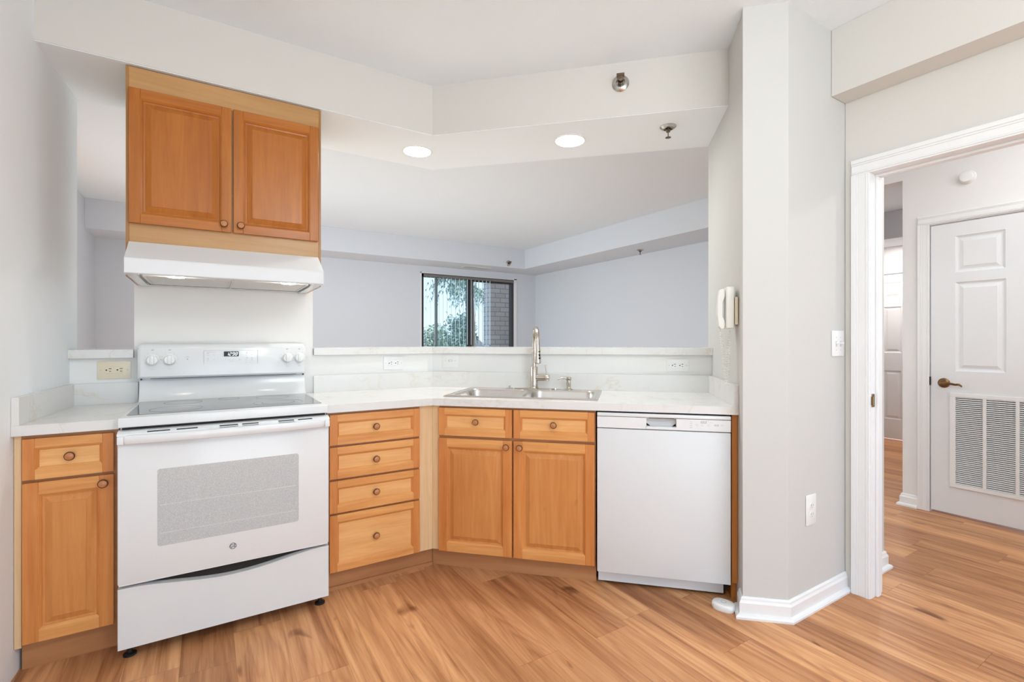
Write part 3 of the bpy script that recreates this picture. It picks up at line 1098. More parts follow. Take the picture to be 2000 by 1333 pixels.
m = MB()                                    # oven door
dz0, dz1 = .297, .866
m.box(X0, X1, 2.332, 2.366, dz0, dz1, 0, .005, 2)
# bottom lip
m.box(X0 + .004, X1 - .004, 2.334, 2.364, dz0 - .004, dz0 + .002, 0)
od = m.build('oven_door', 'enamel', t)
m = MB()
ledge = [(2.366, .8785), (2.340, .8765), (2.318, .870), (2.316, .862), (2.340, .855), (2.366, .855)]
m.yz(ledge, X0, X1)
m.build('vent_ledge', 'enamel', od)
m = MB()
rows_ = [(a, b, 0) for a, b in ((-.198, -.126), (-.105, -.035), (.040, .106), (.121, .182), (.258, .321), (.337, .396))] + [(a, b, 1) for a, b in ((.040, .106), (.121, .182), (.258, .321))]
for a, b, lowr in rows_:
    m = MB()
    if lowr:
        m.box(a, b, 2.3155, 2.3175, .8660, .8675)
    else:
        m.add([(a, 2.3200, .8712), (b, 2.3200, .8712), (b, 2.3290, .8740), (a, 2.3290, .8740), (a, 2.3200, .8700), (b, 2.3200, .8700), (b, 2.3290, .8730), (a, 2.3290, .8730)],
              [[0, 1, 2, 3], [7, 6, 5, 4], [0, 4, 5, 1], [1, 5, 6, 2], [2, 6, 7, 3], [3, 7, 4, 0]])
    m.build('vent_slot', 'black', od)
m = MB()                                    # bowed handle
N = 24
rows = []
for i in range(N + 1):
    u = i / N
    x = X0 + .002 + (X1 - X0 - .004) * u
    bow = .046 * (1 - abs(2 * u - 1) ** 2.6)
    e = min(1, min(u, 1 - u) / .025)
    zt, zb = .8655 - .003 * (1 - e), .830 + .004 * (1 - e)
    yf = 2.318 - bow * .55 - .006 * e
    rows.append([(x, yf + .010, zt), (x, yf + .003, zt - .003), (x, yf, zt - .010), (x, yf + .001, zb + .010), (x, yf + .006, zb + .002), (x, yf + .014, zb),
                 (x, yf + .024, zb + .004), (x, max(yf + .026, 2.318 if (u < .04 or u > .96) else yf + .026), zt - .004)])
L = 8
vs = [p for r_ in rows for p in r_]
fs = [[i * L + q, i * L + (q + 1) % L, (i + 1) * L + (q + 1) % L, (i + 1) * L + q] for i in range(N) for q in range(L)]
fs += [list(range(L)), [N * L + q for q in range(L)]]
m.add(vs, fs, 0, True)
for x in (X0 + .012, X1 - .012):
    m.box(x - .010, x + .010, 2.300, 2.333, .833, .862, 0, .003, 2)
m.build('handle', 'enamel', od)
m = MB()
wx0, wx1, wz0, wz1, q = -.167, .341, .421, .7215, .006
m.xz([(wx0 + q, wz0), (wx1 - q, wz0), (wx1, wz0 + q), (wx1, wz1 - q), (wx1 - q, wz1), (wx0 + q, wz1), (wx0, wz1 - q), (wx0, wz0 + q)], 2.3308, 2.333)
wn_ = m.build('oven_window', 'oven_glass', od)
m = MB()
for z, z2 in ((.580, .580), (.470, .470)):
    m.box(wx0 + .01, wx1 - .012, 2.3303, 2.3309, z, z + .002)
m.build('rack_lines', 'rack', wn_)
m = MB()                                    # round maker emblem
for r, w_ in ((.0128, .0017),):
    m.lathe([(r - w_, 0), (r - w_, .0012), (r, .0012), (r, 0)], 32, RX(.088, 2.332, .367), ring=True)
text_into(m, 'GE', .0165, RX(.088, 2.3316, .367))
for a in (45, 135, 225, 315):
    cx, cz = .088 + .0102 * math.cos(R(a)), .367 + .0102 * math.sin(R(a))
    m.tube([(cx + .0028 * math.cos(R(a + b)), 2.3312, cz + .0028 * math.sin(R(a + b))) for b in range(60, 320, 30)], .0006, 6)
lg = m.build('logo', 'emblem', od)
m = MB()                                    # storage drawer with a dipping top edge
N = 28
top = []
for i in range(N + 1):
    u = i / N
    top.append((X0 + .001 + (X1 - X0 - .002) * u, .284 - .034 * math.sin(math.pi * min(1, max(0, (u - .05) / .9))) ** 1.6))
m.xz([(X0 + .001, .053), (X1 - .001, .053)] + top[::-1], 2.334, 2.364)
m.xz([(x, z) for x, z in top] + [(x, z - .006) for x, z in top[::-1]], 2.331, 2.336)
m.build('storage_drawer', 'enamel_matte', t)
for x in (-.258, .441):
    m = MB()
    m.lathe([(.022, 0), (.022, .007), (.009, .011), (.008, .055)], 16, Matrix.Translation((x, 2.392, 0)))
    m.box(x - .012, x + .012, 2.386, 2.42, .030, .0555)
    m.build('leg', 'black', t)
for x in (-.235, .41):
    m = MB()
    m.lathe([(.022, 0), (.022, .007), (.009, .011), (.008, .056)], 16, Matrix.Translation((x, 2.98, 0)))
    m.build('leg', 'black', t)

# ------------------------------------------------------------------ upper cabinet and hood
t = thing('upper_cabinet', 'two-door maple wall cabinet hanging over the range hood', 'cabinet', (.097, 2.85, 1.5))
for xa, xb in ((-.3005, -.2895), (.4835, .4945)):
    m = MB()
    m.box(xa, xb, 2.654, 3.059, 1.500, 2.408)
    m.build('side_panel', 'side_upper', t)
m = MB()
m.box(-.289, .483, 2.656, 3.059, 1.651, 2.406)
m.box(-.2893, .4833, 2.6545, 2.657, 2.313, 2.408)
m.build('carcass', 'pale_upper', t)
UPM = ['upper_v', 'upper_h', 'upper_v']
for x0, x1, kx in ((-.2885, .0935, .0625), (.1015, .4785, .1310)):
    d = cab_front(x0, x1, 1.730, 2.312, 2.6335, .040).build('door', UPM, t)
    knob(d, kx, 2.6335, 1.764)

t = thing('range_hood', 'white under-cabinet range hood with two lit lamps', 'range hood', (.095, 2.8, 1.5))
m = MB()
hx0, hx1 = -.2885, .4785
prof = [(2.650, 1.648), (2.640, 1.6485), (2.503, 1.560), (2.500, 1.553), (2.500, 1.500), (2.503, 1.497), (2.535, 1.497), (2.535, 1.512), (3.02, 1.512), (3.02, 1.500), (3.055, 1.500), (3.055, 1.648)]
m.yz(prof, hx0, hx1)
m.box(hx0, hx0 + .035, 2.503, 3.055, 1.4972, 1.513)
m.box(hx1 - .035, hx1, 2.503, 3.055, 1.4972, 1.513)
m.build('canopy', 'enamel', t)
for x0, x1 in ((hx0 + .045, .0945), (.1055, hx1 - .045)):
    m = MB()
    m.box(x0, x1, 2.66, 3.012, 1.506, 1.5118, 0)
    for (a, b, c, d_) in ((x0, x0 + .010, 2.655, 3.016), (x1 - .010, x1, 2.655, 3.016), (x0, x1, 3.006, 3.018)):
        m.box(a, b, c, d_, 1.5035, 1.512, 1)
    m.build('grease_filter', ['filter', 'filter'], t)
m = MB()
m.box(.0955, .1045, 2.655, 3.016, 1.501, 1.512)
m.box(hx0 + .04, hx1 - .04, 3.0185, 3.0198, 1.502, 1.5118, 1)
m.build('divider', ['steel', 'dark'], t)
for x in (-.120, .335):
    m = MB()
    m.lathe([(0, 1.5005), (.030, 1.5005), (.034, 1.503), (.034, 1.512)], 24, Matrix.Translation((x, 2.615, 0)))
    m.build('lamp', 'hoodlamp', t)

# ------------------------------------------------------------------ sink, faucet, soap pump
t = thing('kitchen_sink', 'double-bowl stainless steel drop-in sink in the angled countertop', 'sink', (.44, .34, .914), 'B')


def rrect(x0, x1, y0, y1, r, n=6):
    out = []
    for cx, cy, a0 in ((x1 - r, y0 + r, -90), (x1 - r, y1 - r, 0), (x0 + r, y1 - r, 90), (x0 + r, y0 + r, 180)):
        for i in range(n + 1):
            a = R(a0 + 90 * i / n)
            out.append((cx + r * math.cos(a), cy + r * math.sin(a)))
    return out


SX0, SX1, SY0, SY1, ZR = .020, .865, .085, .600, .9195
bowls = [(.060, .428, .120, .500), (.452, .828, .120, .500)]
bm = bmesh.new()


def ring(pts, z):
    vs_ = [bm.verts.new((p[0], p[1], z)) for p in pts]
    for i in range(len(vs_)):
        bm.edges.new((vs_[i], vs_[(i + 1) % len(vs_)]))
    return vs_


outer = ring(rrect(SX0 + .004, SX1 - .004, SY0 + .004, SY1 - .004, .016), ZR)
inn = [ring(rrect(*b, .055), ZR) for b in bowls]
bmesh.ops.triangle_fill(bm, use_beauty=True, use_dissolve=False, edges=list(bm.edges), normal=(0, 0, 1))
o2 = [bm.verts.new((p[0], p[1], .9145)) for p in rrect(SX0, SX1, SY0, SY1, .018)]
n = len(outer)
for i in range(n):
    bm.faces.new((outer[i], outer[(i + 1) % n], o2[(i + 1) % n], o2[i]))
m = MB()
m.addbm(bm, 0, False)
m.tube([(p[0], p[1], ZR) for p in rrect(SX0 + .012, SX1 - .012, SY0 + .012, SY1 - .012, .016) + [rrect(SX0 + .012, SX1 - .012, SY0 + .012, SY1 - .012, .016)[0]]], .0022, 6)
m.build('rim', 'steel', t)
for b in bowls:
    m = MB()
    prev = None
    vs, fs = [], []
    lv = [(0, ZR, .055), (.003, ZR - .004, .054), (.006, ZR - .012, .052), (.010, .80, .050), (.018, .755, .048), (.040, .738, .04), (.13, .733, .02)]
    for ins, z, rr in lv:
        vs += [(p[0], p[1], z) for p in rrect(b[0] + ins, b[1] - ins, b[2] + ins, b[3] - ins, rr)]
    n = 28
    for i in range(len(lv) - 1):
        for q in range(n):
            fs.append([i * n + q, i * n + (q + 1) % n, (i + 1) * n + (q + 1) % n, (i + 1) * n + q])
    fs.append([(len(lv) - 1) * n + q for q in range(n)])
    m.add(vs, fs, 0, True)
    bo = m.build('bowl', 'steel', t)
    m = MB()
    m.lathe([(.0, .7345), (.018, .7345), (.022, .737), (.042, .738), (.044, .7345)], 24, Matrix.Translation(((b[0] + b[1]) / 2, (b[2] + b[3]) / 2, 0)))
    m.build('drain', 'chrome', bo)

fx, fo = .449, .552
t = thing('faucet', 'tall brushed nickel gooseneck faucet rising behind the sink', 'faucet', (fx, fo, ZR), 'B')
m = MB()
pl_ = rrect(fx - .125, fx + .125, fo - .028, fo + .028, .0275, 8)
m.prism(pl_, ZR + .0003, ZR + .006)
m.lathe([(.027, ZR + .006), (.027, ZR + .012), (.0235, ZR + .015), (.0235, 1.058), (.0215, 1.061), (0, 1.061)], 28, Matrix.Translation((fx, fo, 0)))
m.build('body', 'nickel', t)
m = MB()
ux, uy = .30, -.954
pts = [(fx, fo, 1.055), (fx, fo, 1.12), (fx, fo, 1.20)]
rr = .082
for i in range(1, 15):
    a = math.pi * i / 15 * 1.02
    pts.append((fx + ux * rr * (1 - math.cos(a)), fo + uy * rr * (1 - math.cos(a)), 1.205 + .092 * math.sin(a)))
hx, hy = fx + ux * rr * 2, fo + uy * rr * 2
pts.append((hx, hy, 1.190))
m.tube(pts, .0132, 14)
m.build('spout', 'nickel', t)
m = MB()
m.lathe([(.0, 1.088), (.017, 1.088), (.021, 1.091), (.0205, 1.125), (.0165, 1.165), (.0142, 1.198), (0, 1.198)], 24, Matrix.Translation((hx, hy, 0)))
sp = m.build('spray_head', 'nickel', t)
for z, h in ((1.157, .008), (1.136, .015), (1.119, .012)):
    m = MB()
    rad = .0165 + (1.165 - z) * .09
    m.box(hx + rad * .62 - .006, hx + rad * .62 + .006, hy - rad * .86 - .001, hy - rad * .86 + .010, z - h / 2, z + h / 2, 0, .002, 2)
    m.build('spray_button', 'black', sp)
m = MB()
m.lathe([(.014, 1.0868), (.014, 1.0885), (0, 1.0885), ], 16, Matrix.Translation((hx, hy, 0)))
m.build('spray_nozzle', 'black', sp)
m = MB()
hb = Matrix.Translation((fx + .015, fo - .004, .992)) @ Matrix.Rotation(R(90), 4, 'Y')
m.lathe([(.019, 0), (.019, .052), (.0175, .053), (.0175, .056), (.0195, .057), (.0195, .078), (.018, .080), (0, .080)], 24, hb)
m.tube([(fx + .080, fo - .004, 1.005), (fx + .078, fo - .004, 1.03), (fx + .072, fo - .004, 1.072)], [.0048, .0045, .0055], 10)
m.build('handle', 'nickel', t)

sx, so = .664, .553
t = thing('soap_dispenser', 'short brushed nickel soap pump right of the tall faucet', 'soap dispenser', (sx, so, ZR), 'B')
m = MB()
m.lathe([(.023, ZR + .0003), (.023, ZR + .006), (.0135, ZR + .011), (.0125, ZR + .020), (.0145, ZR + .035), (.0145, ZR + .044), (.0125, ZR + .046), (.0125, ZR + .060)], 20, Matrix.Translation((sx, so, 0)))
m.build('body', 'nickel', t)
m = MB()
z = ZR + .060
m.lathe([(.0155, z), (.0165, z + .002), (.0165, z + .016), (.013, z + .019), (0, z + .020)], 20, Matrix.Translation((sx, so, 0)))
m.tube([(sx, so, z + .010), (sx - .030, so - .012, z + .014), (sx - .050, so - .020, z + .013), (sx - .066, so - .026, z + .004)], [.008, .0065, .0055, .0045], 10)
m.build('pump_spout', 'nickel', t)

t = thing('sink_stopper', 'small clear and chrome sink stopper resting on the rim left of the faucet', 'stopper', (.288, .565, ZR), 'B')
m = MB()
m.lathe([(0, ZR + .0003), (.021, ZR + .0003), (.022, ZR + .004), (.016, ZR + .008), (.006, ZR + .010), (.006, ZR + .014), (.010, ZR + .016), (.010, ZR + .019), (0, ZR + .020)], 20, Matrix.Translation((.288, .565, 0)))
m.build('cap', 'chrome', t)
m = MB()
m.lathe([(0, ZR + .0003), (.013, ZR + .0003), (.013, ZR + .004), (.010, ZR + .007), (0, ZR + .0075)], 16, Matrix.Translation((.582, .553, 0)))
o = m.build('hole_cover', 'chrome', None, 'B', (.582, .553, ZR))
tag(o, 'tiny chrome hole cover on the sink rim between faucet and soap pump', 'sink cap')


# ------------------------------------------------------------------ outlets and switches
def gfci(name, label, cat, x0, x1, z0, z1, y, frame, matn, group=None):
    """horizontal plate on a wall facing -y in its frame"""
    xc, zc = (x0 + x1) / 2, (z0 + z1) / 2
    t_ = thing(name, label, cat, (xc, y, zc), frame, group)
    mb = MB()
    mb.box(x0, x1, y - .006, y - .0003, z0, z1, 0, .0025, 2)
    mb.build('wall_plate', matn, t_)
    mb = MB()
    mb.box(xc - .034, xc + .034, y - .0085, y - .005, zc - .0165, zc + .0165, 0, .001)
    for s_ in (-1, 1):
        cx = xc + s_ * .021
        mb.box(cx + .000, cx + .0110, y - .0089, y - .0083, zc + .0050, zc + .0080, 1)
        mb.box(cx + .0020, cx + .0090, y - .0089, y - .0083, zc - .0080, zc - .0050, 1)
        mb.lathe([(0, 0), (.0034, 0), (.0034, .0005), (0, .0005)], 10, RX(cx - .0085, y - .0084, zc), 1)
    mb.box(xc - .0045, xc - .0005, y - .0095, y - .008, zc - .006, zc + .006, 0)
    mb.box(xc + .0005, xc + .0045, y - .0095, y - .008, zc - .006, zc + .006, 0)
    mb.build('socket', [matn, 'black'], t_)
    for cx in (x0 + .013, x1 - .013):
        mb = MB()
        mb.lathe([(0, 0), (.003, 0), (.0026, .001), (0, .0012)], 10, RX(cx, y - .0058, zc))
        mb.build('screw', 'light_mark', t_)
    return t_


gfci('wall_outlet', 'ivory wall outlet below the short bar ledge left of the range', 'outlet', -.4548, -.3253, 1.034, 1.122, 3.061, 'A', 'ivory')
gfci('wall_outlet', 'white wall outlet under the bar ledge behind the drawer stack, right of the range', 'outlet', .9475, 1.0757, 1.036, 1.120, 3.061, 'A', 'plastic')
gfci('wall_outlet', 'white wall outlet under the bar ledge above the dishwasher', 'outlet', 1.2454, 1.3712, 1.036, 1.112, .635, 'B', 'plastic')
t = thing('switch_plate', 'small white switch plate on the angled wall left of the faucet', 'switch', (-.132, .635, 1.088), 'B')
m = MB()
m.box(-.190, -.074, .629, .6347, 1.042, 1.136, 0, .0025, 2)
m.build('wall_plate', 'plastic', t)
m = MB()
m.box(-.146, -.118, .6285, .6295, 1.083, 1.095, 1)
m.box(-.136, -.121, .618, .629, 1.085, 1.093, 0, .002, 2)
m.build('toggle', ['plastic', 'light_mark'], t)
for x in (-.166, -.098):
    m = MB()
    m.lathe([(0, 0), (.003, 0), (.0026, .001), (0, .0012)], 10, RX(x, .6292, 1.089))
    m.build('screw', 'light_mark', t)

t = thing('light_switch', 'white double toggle light switch on the column beside the doorway', 'switch', (2.5725, 1.159, 1.208))
m = MB()
m.box(2.516, 2.628, 1.152, 1.1587, 1.146, 1.270, 0, .003, 2)
m.build('wall_plate', 'plastic', t)
for x in (2.551, 2.593):
    m = MB()
    m.box(x - .006, x + .006, 1.1512, 1.1522, 1.193, 1.220, 1)
    m.box(x - .0045, x + .0045, 1.137, 1.153, 1.205, 1.215, 0, .002, 2)
    for z in (1.177, 1.237):
        m.lathe([(0, 0), (.003, 0), (.0025, .001), (0, .0012)], 10, RX(x, 1.152, z), 1)
    m.build('toggle', ['plastic', 'light_mark'], t)
t = thing('wall_outlet', 'white upright duplex outlet low on the column above the baseboard', 'outlet', (2.3265, 1.159, .452))
m = MB()
m.box(2.284, 2.369, 1.153, 1.1587, .384, .522, 0, .003, 2)
m.build('wall_plate', 'plastic', t)
m = MB()
for zc in (.472, .432):
    m.prism([(2.3265 + .017 * math.cos(R(a)), zc + .0145 * math.sin(R(a))) for a in range(0, 360, 20)], 1.1505, 1.1535, 0,
            Matrix(((1, 0, 0, 0), (0, 0, 1, 0), (0, 1, 0, 0), (0, 0, 0, 1))))
    m.box(2.3175, 2.3205, 1.1498, 1.1506, zc - .002, zc + .007, 1)
    m.box(2.3315, 2.3345, 1.1498, 1.1506, zc - .001, zc + .006, 1)
    m.lathe([(0, 0), (.0024, 0), (.0024, .0005), (0, .0005)], 8, RX(2.3265, 1.1505, zc - .008), 1)
m.build('socket', ['plastic', 'grey_mark'], t)

# ------------------------------------------------------------------ intercom phone on the wing wall
PW = 1.5125
t = thing('intercom_phone', 'white corded intercom phone on the wall above the counter end', 'phone', (PW, .05, 1.37), 'B')
m = MB()
m.box(PW - .014, PW - .0005, .000, .088, 1.296, 1.425, 0, .002)
m.build('bracket', 'ivory', t)
m = MB()
m.box(PW - .052, PW - .016, .004, .084, 1.278, 1.474, 0, .007, 3)
m.build('base', 'phone', t)
m = MB()
hs = [(PW - .066, 1.468), (PW - .082, 1.455), (PW - .088, 1.42), (PW - .088, 1.34), (PW - .082, 1.29), (PW - .070, 1.275), (PW - .056, 1.280), (PW - .055, 1.315), (PW - .064, 1.335), (PW - .064, 1.405), (PW - .055, 1.425), (PW - .055, 1.462)]
m.xz(hs, .018, .066)
m.box(PW - .062, PW - .052, .022, .060, 1.43, 1.46)
m.box(PW - .062, PW - .052, .022, .060, 1.284, 1.31)
h = m.build('handset', 'phone', t)
bv = h.modifiers.new('round', 'BEVEL')
bv.width = .004
bv.segments = 2
m = MB()
pts = []
NC = 520
for i in range(NC + 1):
    u = i / NC
    if u < .5:
        cx, cz = PW - .070 + .028 * min(1, u * 2) ** 1.2, 1.275 - .255 * (u * 2)
    else:
        v_ = (u - .5) * 2
        cx, cz = PW - .042 + .012 * v_, 1.020 + .255 * v_
    cz += 0 if abs(u - .5) > .04 else .008 * (1 - abs(u - .5) / .04) * -1
    a = u * 2 * math.pi * 46
    amp = .0062 * min(1, u * 14, (1 - u) * 14)
    pts.append((cx + amp * math.cos(a), .040 + amp * math.sin(a), cz))
m.tube(pts, .0012, 5)
m.build('coiled_cord', 'phone', t)

# ------------------------------------------------------------------ ceiling fittings
for (cx, cy), lab in (((1.1141, 2.9054), 'round recessed ceiling light over the counter bend, beside the wall cabinet'), ((1.8237, 2.2696), 'round recessed ceiling light over the dishwasher, nearer the sprinkler')):
    z = SZ - .003
    t = thing('recessed_light', lab, 'ceiling light', (cx, cy, z), 'A', 'recessed lights in the soffit')
    m = MB()
    m.lathe([(.086, z - .0003), (.094, z - .0003), (.094, z - .003), (.086, z - .006), (.082, z - .0035)], 40, Matrix.Translation((cx, cy, 0)), ring=True)
    m.build('trim_ring', 'plastic', t)
    m = MB()
    m.lathe([(0, z - .004), (.0835, z - .004), (.0835, z - .001), (0, z - .001)], 40, Matrix.Translation((cx, cy, 0)))
    m.build('lens', 'lamp', t)
    light('AREA', 'recessed_lamp_light', (cx, cy, z - .008), 4.2, (0.98, 1.0, 0.96), (0, 0, 0), shape='DISK', size=0.15)


def sprinkler(label, org, frame, mat, lever=False, big=1.0, group=None):
    """local z points away from the surface"""
    t_ = thing('fire_sprinkler', label, 'sprinkler', org, frame, group)
    s_ = big
    mb = MB()
    mb.lathe([(.044 * s_, .0004), (.0445 * s_, .003), (.036 * s_, .010 * s_), (.026 * s_, .015 * s_), (.024 * s_, .015 * s_), (.023 * s_, .0015)], 32, mat)
    mb.build('escutcheon', 'flange', t_)
    mb = MB()
    mb.lathe([(.014, .002), (.014, .022), (.011, .024), (.011, .030), (.0, .030)], 16, mat)
    for sg in (-1, 1):
        mb.tube([mat @ Vector(p) for p in ((sg * .011, 0, .026), (sg * .014, 0, .038), (sg * .012, 0, .050), (sg * .003, 0, .060))], .0026, 8)
    mb.tube([mat @ Vector(p) for p in ((0, 0, .030), (0, 0, .056))], .0028, 8)
    mb.build('frame', 'sprink', t_)
    mb = MB()
    mb.lathe([(0, .060), (.007, .0605), (.015, .0600), (.016, .0615), (.007, .0635), (0, .0635)], 16, mat)
    if lever:
        mb.box(-.020, .020, .010, .0135, .035, .064, 0, .001, 1, mat)
        mb.box(-.020, .020, .010, .024, .060, .0635, 0, .001, 1, mat)
    mb.build('deflector', 'sprink', t_)
    return t_


sprinkler('pendent brass fire sprinkler under the soffit beside the recessed light', (2.1701, 1.8339, SZ - .003), 'A',
          Matrix.Translation((2.1701, 1.8339, SZ - .003)) @ Matrix.Rotation(R(180), 4, 'X') @ Matrix.Rotation(R(-40), 4, 'Z'))
sprinkler('sidewall fire sprinkler with chrome flange high on the beige soffit face', (.9772, .21, 2.5865), 'B',
          RX(.9772, .21, 2.5865), True)
sprinkler('small sidewall fire sprinkler high on the living room soffit above the window', (4.0488, 6.587, 2.457), 'A',
          RX(4.0488, 6.587, 2.457), True)
sprinkler('distant pendent fire sprinkler under the living room side soffit', (4.7, 4.42, 2.39), 'A',
          Matrix.Translation((4.7, 4.42, 2.39)) @ Matrix.Rotation(R(180), 4, 'X') @ Matrix.Rotation(R(-30), 4, 'Z'))
t = thing('air_vent', 'narrow white ceiling air vent in the soffit above the window', 'vent', (3.6, 6.86, 2.39))
m = MB()
m.box(3.38, 3.86, 6.78, 6.94, 2.384, 2.3897, 0, .002)
m.build('frame', 'plastic', t)
m = MB()
m.box(3.41, 3.60, 6.80, 6.92, 2.3825, 2.3845, 1)
for i in range(9):
    y = 6.806 + i * .013
    m.box(3.41, 3.84, y, y + .006, 2.379, 2.384, 0)
m.build('louvres', ['light_mark', 'grey_mark'], t)

# ------------------------------------------------------------------ water sensor puck on the floor
px_, py_ = Bw(1.437, -.058)
t = thing('leak_sensor', 'rounded white water leak sensor lying on the floor by the column', 'sensor', (1.437, -.058, 0), 'B')
m = MB()
vs = []
mt = Matrix.Translation((1.437, -.058, 0)) @ Matrix.Rotation(R(-25), 4, 'Z')
lv = [(.94, .0), (1.0, .004), (1.0, .018), (.95, .026), (.85, .030), (.45, .031)]
n = 32
for k_, z in lv:
    for i in range(n):
        a = 2 * math.pi * i / n
        ex = .050 * k_ * abs(math.cos(a)) ** .75 * (1 if math.cos(a) >= 0 else -1)
        ey = .036 * k_ * abs(math.sin(a)) ** .75 * (1 if math.sin(a) >= 0 else -1)
        vs.append(mt @ Vector((ex, ey, z)))
fs = [[i * n + q, i * n + (q + 1) % n, (i + 1) * n + (q + 1) % n, (i + 1) * n + q] for i in range(len(lv) - 1) for q in range(n)]
fs += [list(range(n))[::-1], [(len(lv) - 1) * n + q for q in range(n)]]
m.add(vs, fs, 0, True)
m.build('case', 'plastic', t)
m = MB()
m.lathe([(.010, .0310), (.010, .0325), (.013, .0325), (.013, .0310)], 24, mt, ring=True)
m.lathe([(0, .031), (.002, .031), (.002, .0322), (0, .0322)], 8, mt @ Matrix.Translation((-.022, .004, 0)))
m.build('button', 'light_mark', t)

# ------------------------------------------------------------------ window, blinds, outside
m = MB()
y0, y1 = 7.150, 7.235
m.box(WX0, WX0 + .034, y0, y1, WZ0, WZ1)
m.box(WX1 - .045, WX1, y0, y1, WZ0, WZ1)
m.box(WX0, WX1, y0, y1, WZ1 - .050, WZ1)
m.box(WX0, WX1, y0, y1, WZ0, WZ0 + .045)
m.box(3.615, 3.690, y0 + .02, y1 - .01, WZ0 + .04, WZ1 - .045)
m.box(3.690, WX1 - .04, y0 + .03, y1 - .02, WZ1 - .070, WZ1 - .045)
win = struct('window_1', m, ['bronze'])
m = MB()
m.box(3.072, 3.118, 7.238, 7.262, WZ0 + .04, WZ1 - .05, 0)
m.box(3.690, 3.730, 7.17, 7.20, WZ0 + .04, WZ1 - .06, 0)
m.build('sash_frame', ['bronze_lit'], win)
m = MB()
m.box(WX0 + .03, 3.62, 7.205, 7.209, WZ0 + .03, WZ1 - .04)
m.box(3.68, WX1 - .04, 7.185, 7.189, WZ0 + .03, WZ1 - .04)
m.build('glass_pane', 'glass', win)
m = MB()
m.box(WX1 + .002, WX1 + .055, 7.138, 7.1465, WZ0 - .05, WZ1 + .03)
m.box(WX0 - .02, WX1 + .055, 7.138, 7.1465, WZ1 + .004, WZ1 + .02)
m.box(WX0 - .02, WX0 - .004, 7.138, 7.1465, WZ0 - .05, WZ1 + .02)
struct('trim_6', m, 'trim')

t = thing('vertical_blinds', 'open white vertical blinds hanging in front of the far window', 'blinds', (3.4, 7.08, 2.24))
m = MB()
m.box(2.84, 4.48, 7.118, 7.138, 2.225, 2.262)
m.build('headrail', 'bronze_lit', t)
a = R(90 - 20)
dx, dy = math.cos(a) * .040, math.sin(a) * .040
for i in range(17):
    x = 2.872 + i * .0705
    m = MB()
    nx, ny = -math.sin(a) * .0006, math.cos(a) * .0006
    yc = 7.098
    m.prism([(x - dx + nx, yc - dy + ny), (x + dx + nx, yc + dy + ny), (x + dx - nx, yc + dy - ny), (x - dx - nx, yc - dy - ny)], 1.158, 2.222)
    m.build('vane', 'vane', t)

m = MB()
m.box(4.235, 5.2, 7.52, 7.75, -.3, 3.2)
m.box(4.235, 4.40, 7.27, 7.52, -.3, .9)
struct('wall_balcony_brick', m, 'brick')
m = MB()
m.box(1.5, 5.2, 7.27, 8.7, -.3, -.05)
struct('floor_balcony', m, 'concrete')
m = MB()
m.box(-60, 80, 8.8, 120, -3.6, -3.5)
o = m.build('lawn', 'grass')
o['kind'] = 'structure'


def foliage(mb, cx, cy, cz, rx, ry, rz, n, leaf, droop=0.0, rnd=random):
    for _ in range(n):
        u = Vector((rnd.gauss(0, 1), rnd.gauss(0, 1), rnd.gauss(0, 1))).normalized() * (rnd.random() ** .4)
        p = Vector((cx + u.x * rx, cy + u.y * ry, cz + u.z * rz))
        a_ = Vector((rnd.uniform(-1, 1), rnd.uniform(-1, 1), rnd.uniform(-1, 1) - droop)).normalized()
        b_ = a_.cross(Vector((rnd.uniform(-1, 1), rnd.uniform(-1, 1), rnd.uniform(-1, 1)))).normalized()
        l_, w_ = leaf * rnd.uniform(.7, 1.4), leaf * .32
        mb.add([p - b_ * w_, p + a_ * l_, p + b_ * w_, p - a_ * l_ * .4], [[0, 1, 2], [0, 2, 3]])


def bough(mb, wood_, p0, p1, sag, n, leaf, rnd=random):
    p0, p1 = Vector(p0), Vector(p1)
    pts = []
    for i in range(9):
        u = i / 8
        q = p0.lerp(p1, u)
        q.z -= sag * u * u
        pts.append(q)
    wood_.tube(pts, [.05 * (1 - .8 * i / 8) for i in range(9)], 6)
    for _ in range(n):
        u = rnd.random() ** .7
        q = p0.lerp(p1, u)
        q.z -= sag * u * u + abs(rnd.gauss(0, .16)) * (1 + u)
        q += Vector((rnd.gauss(0, .12), rnd.gauss(0, .12), 0))
        a_ = Vector((rnd.uniform(-.6, .6), rnd.uniform(-.6, .6), -1)).normalized()
        b_ = a_.cross(Vector((rnd.uniform(-1, 1), rnd.uniform(-1, 1), 0))).normalized()
        l_, w_ = leaf * rnd.uniform(.8, 1.6), leaf * .30
        mb.add([q - b_ * w_, q + a_ * l_, q + b_ * w_, q - a_ * l_ * .4], [[0, 1, 2], [0, 2, 3]])


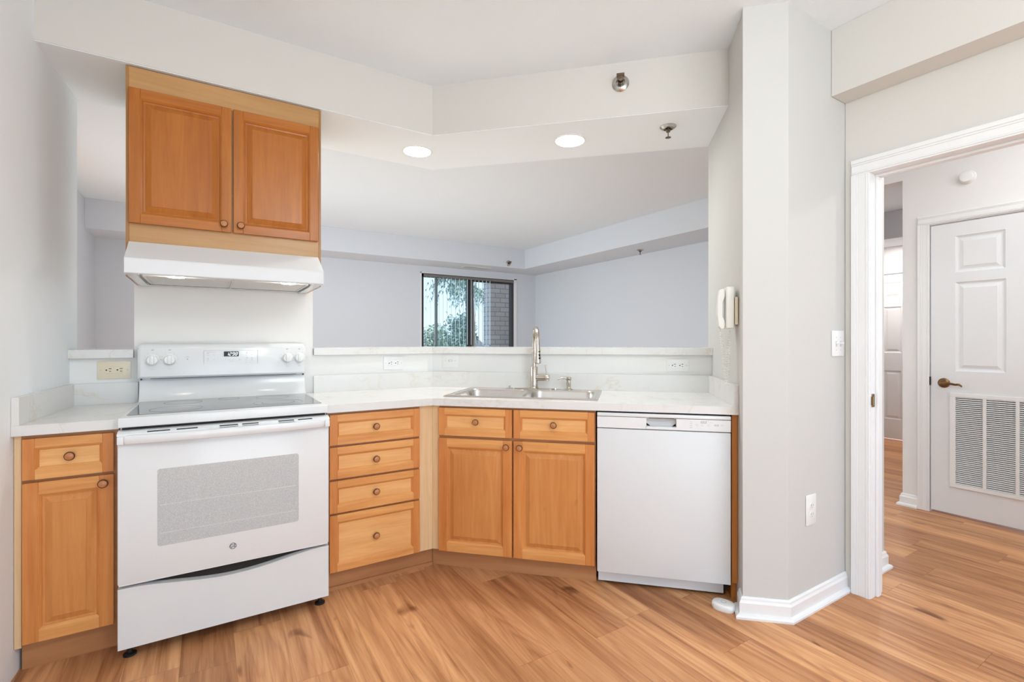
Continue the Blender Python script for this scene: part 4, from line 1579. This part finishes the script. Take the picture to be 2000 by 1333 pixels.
TX, TY = 7.84, 15.3
t = thing('cedar_tree', 'drooping dark green evergreen tree outside the far window', 'tree', (TX, TY, -3.5))
mw, mf = MB(), MB()
mw.tube([(TX, TY, -3.5), (TX + .05, TY, 1), (TX, TY + .05, 5), (TX, TY, 9)], [.15, .12, .08, .03], 10)
for (zz, ll, an, sg) in ((4.3, 1.35, 200, .7), (3.9, 1.5, 185, 1.0), (3.5, 1.2, 215, .8), (4.9, 1.2, 190, .5), (5.6, 1.2, 180, .5), (6.3, 1.1, 170, .5), (3.2, 1.0, 240, .7),
                         (4.4, 1.4, 350, .8), (3.1, 1.3, 20, .7), (5.0, 1.3, 300, .8), (6.0, 1.3, 60, .6), (7.0, 1.0, 200, .4), (7.3, 1.0, 20, .4), (4.0, 1.4, 95, .8), (5.4, 1.4, 110, .6)):
    bough(mf, mw, (TX, TY, zz), (TX + ll * math.cos(R(an)), TY + ll * math.sin(R(an)), zz + .15), sg, 330, .085)
mw.build('trunk', 'bark', t)
mf.build('foliage', 'needles', t, fix=False)
for i, (cx, cy, r, h, lab, mt_) in enumerate(((9.9, 20.9, 1.05, 2.9, 'dense green tree below the evergreen boughs, behind the middle window pane', 'needles'),
                                              (10.9, 18.3, .9, 2.7, 'green tree seen in the right window pane beside the brick wall', 'needles2'),
                                              (11.2, 27.2, 1.2, 2.6, 'hazy pale green tree low in the left window pane', 'needles2'))):
    t = thing('bushy_tree', lab, 'tree', (cx, cy, -3.5))
    mw, mf = MB(), MB()
    mw.tube([(cx, cy, -3.5), (cx, cy, 0)], [.18, .10], 8)
    foliage(mf, cx, cy, h - 2.6, r, r, 2.2, 2600, .13, .2)
    foliage(mf, cx + .5, cy, h - 1.4, r * .6, r * .6, 1.1, 900, .16, .2)
    mw.build('trunk', 'bark', t)
    mf.build('foliage', mt_, t, fix=False)
t = thing('house', 'pale distant house behind the trees outside the window', 'house', (16, 44, -3.5))
m = MB()
m.box(10, 24, 42, 50, -3.5, -.4)
m.build('walls', 'siding', t)
m = MB()
m.yz([(41.5, -.4), (50.5, -.4), (46, 1.5)], 9.6, 24.4)
m.build('roof', 'shingle', t)
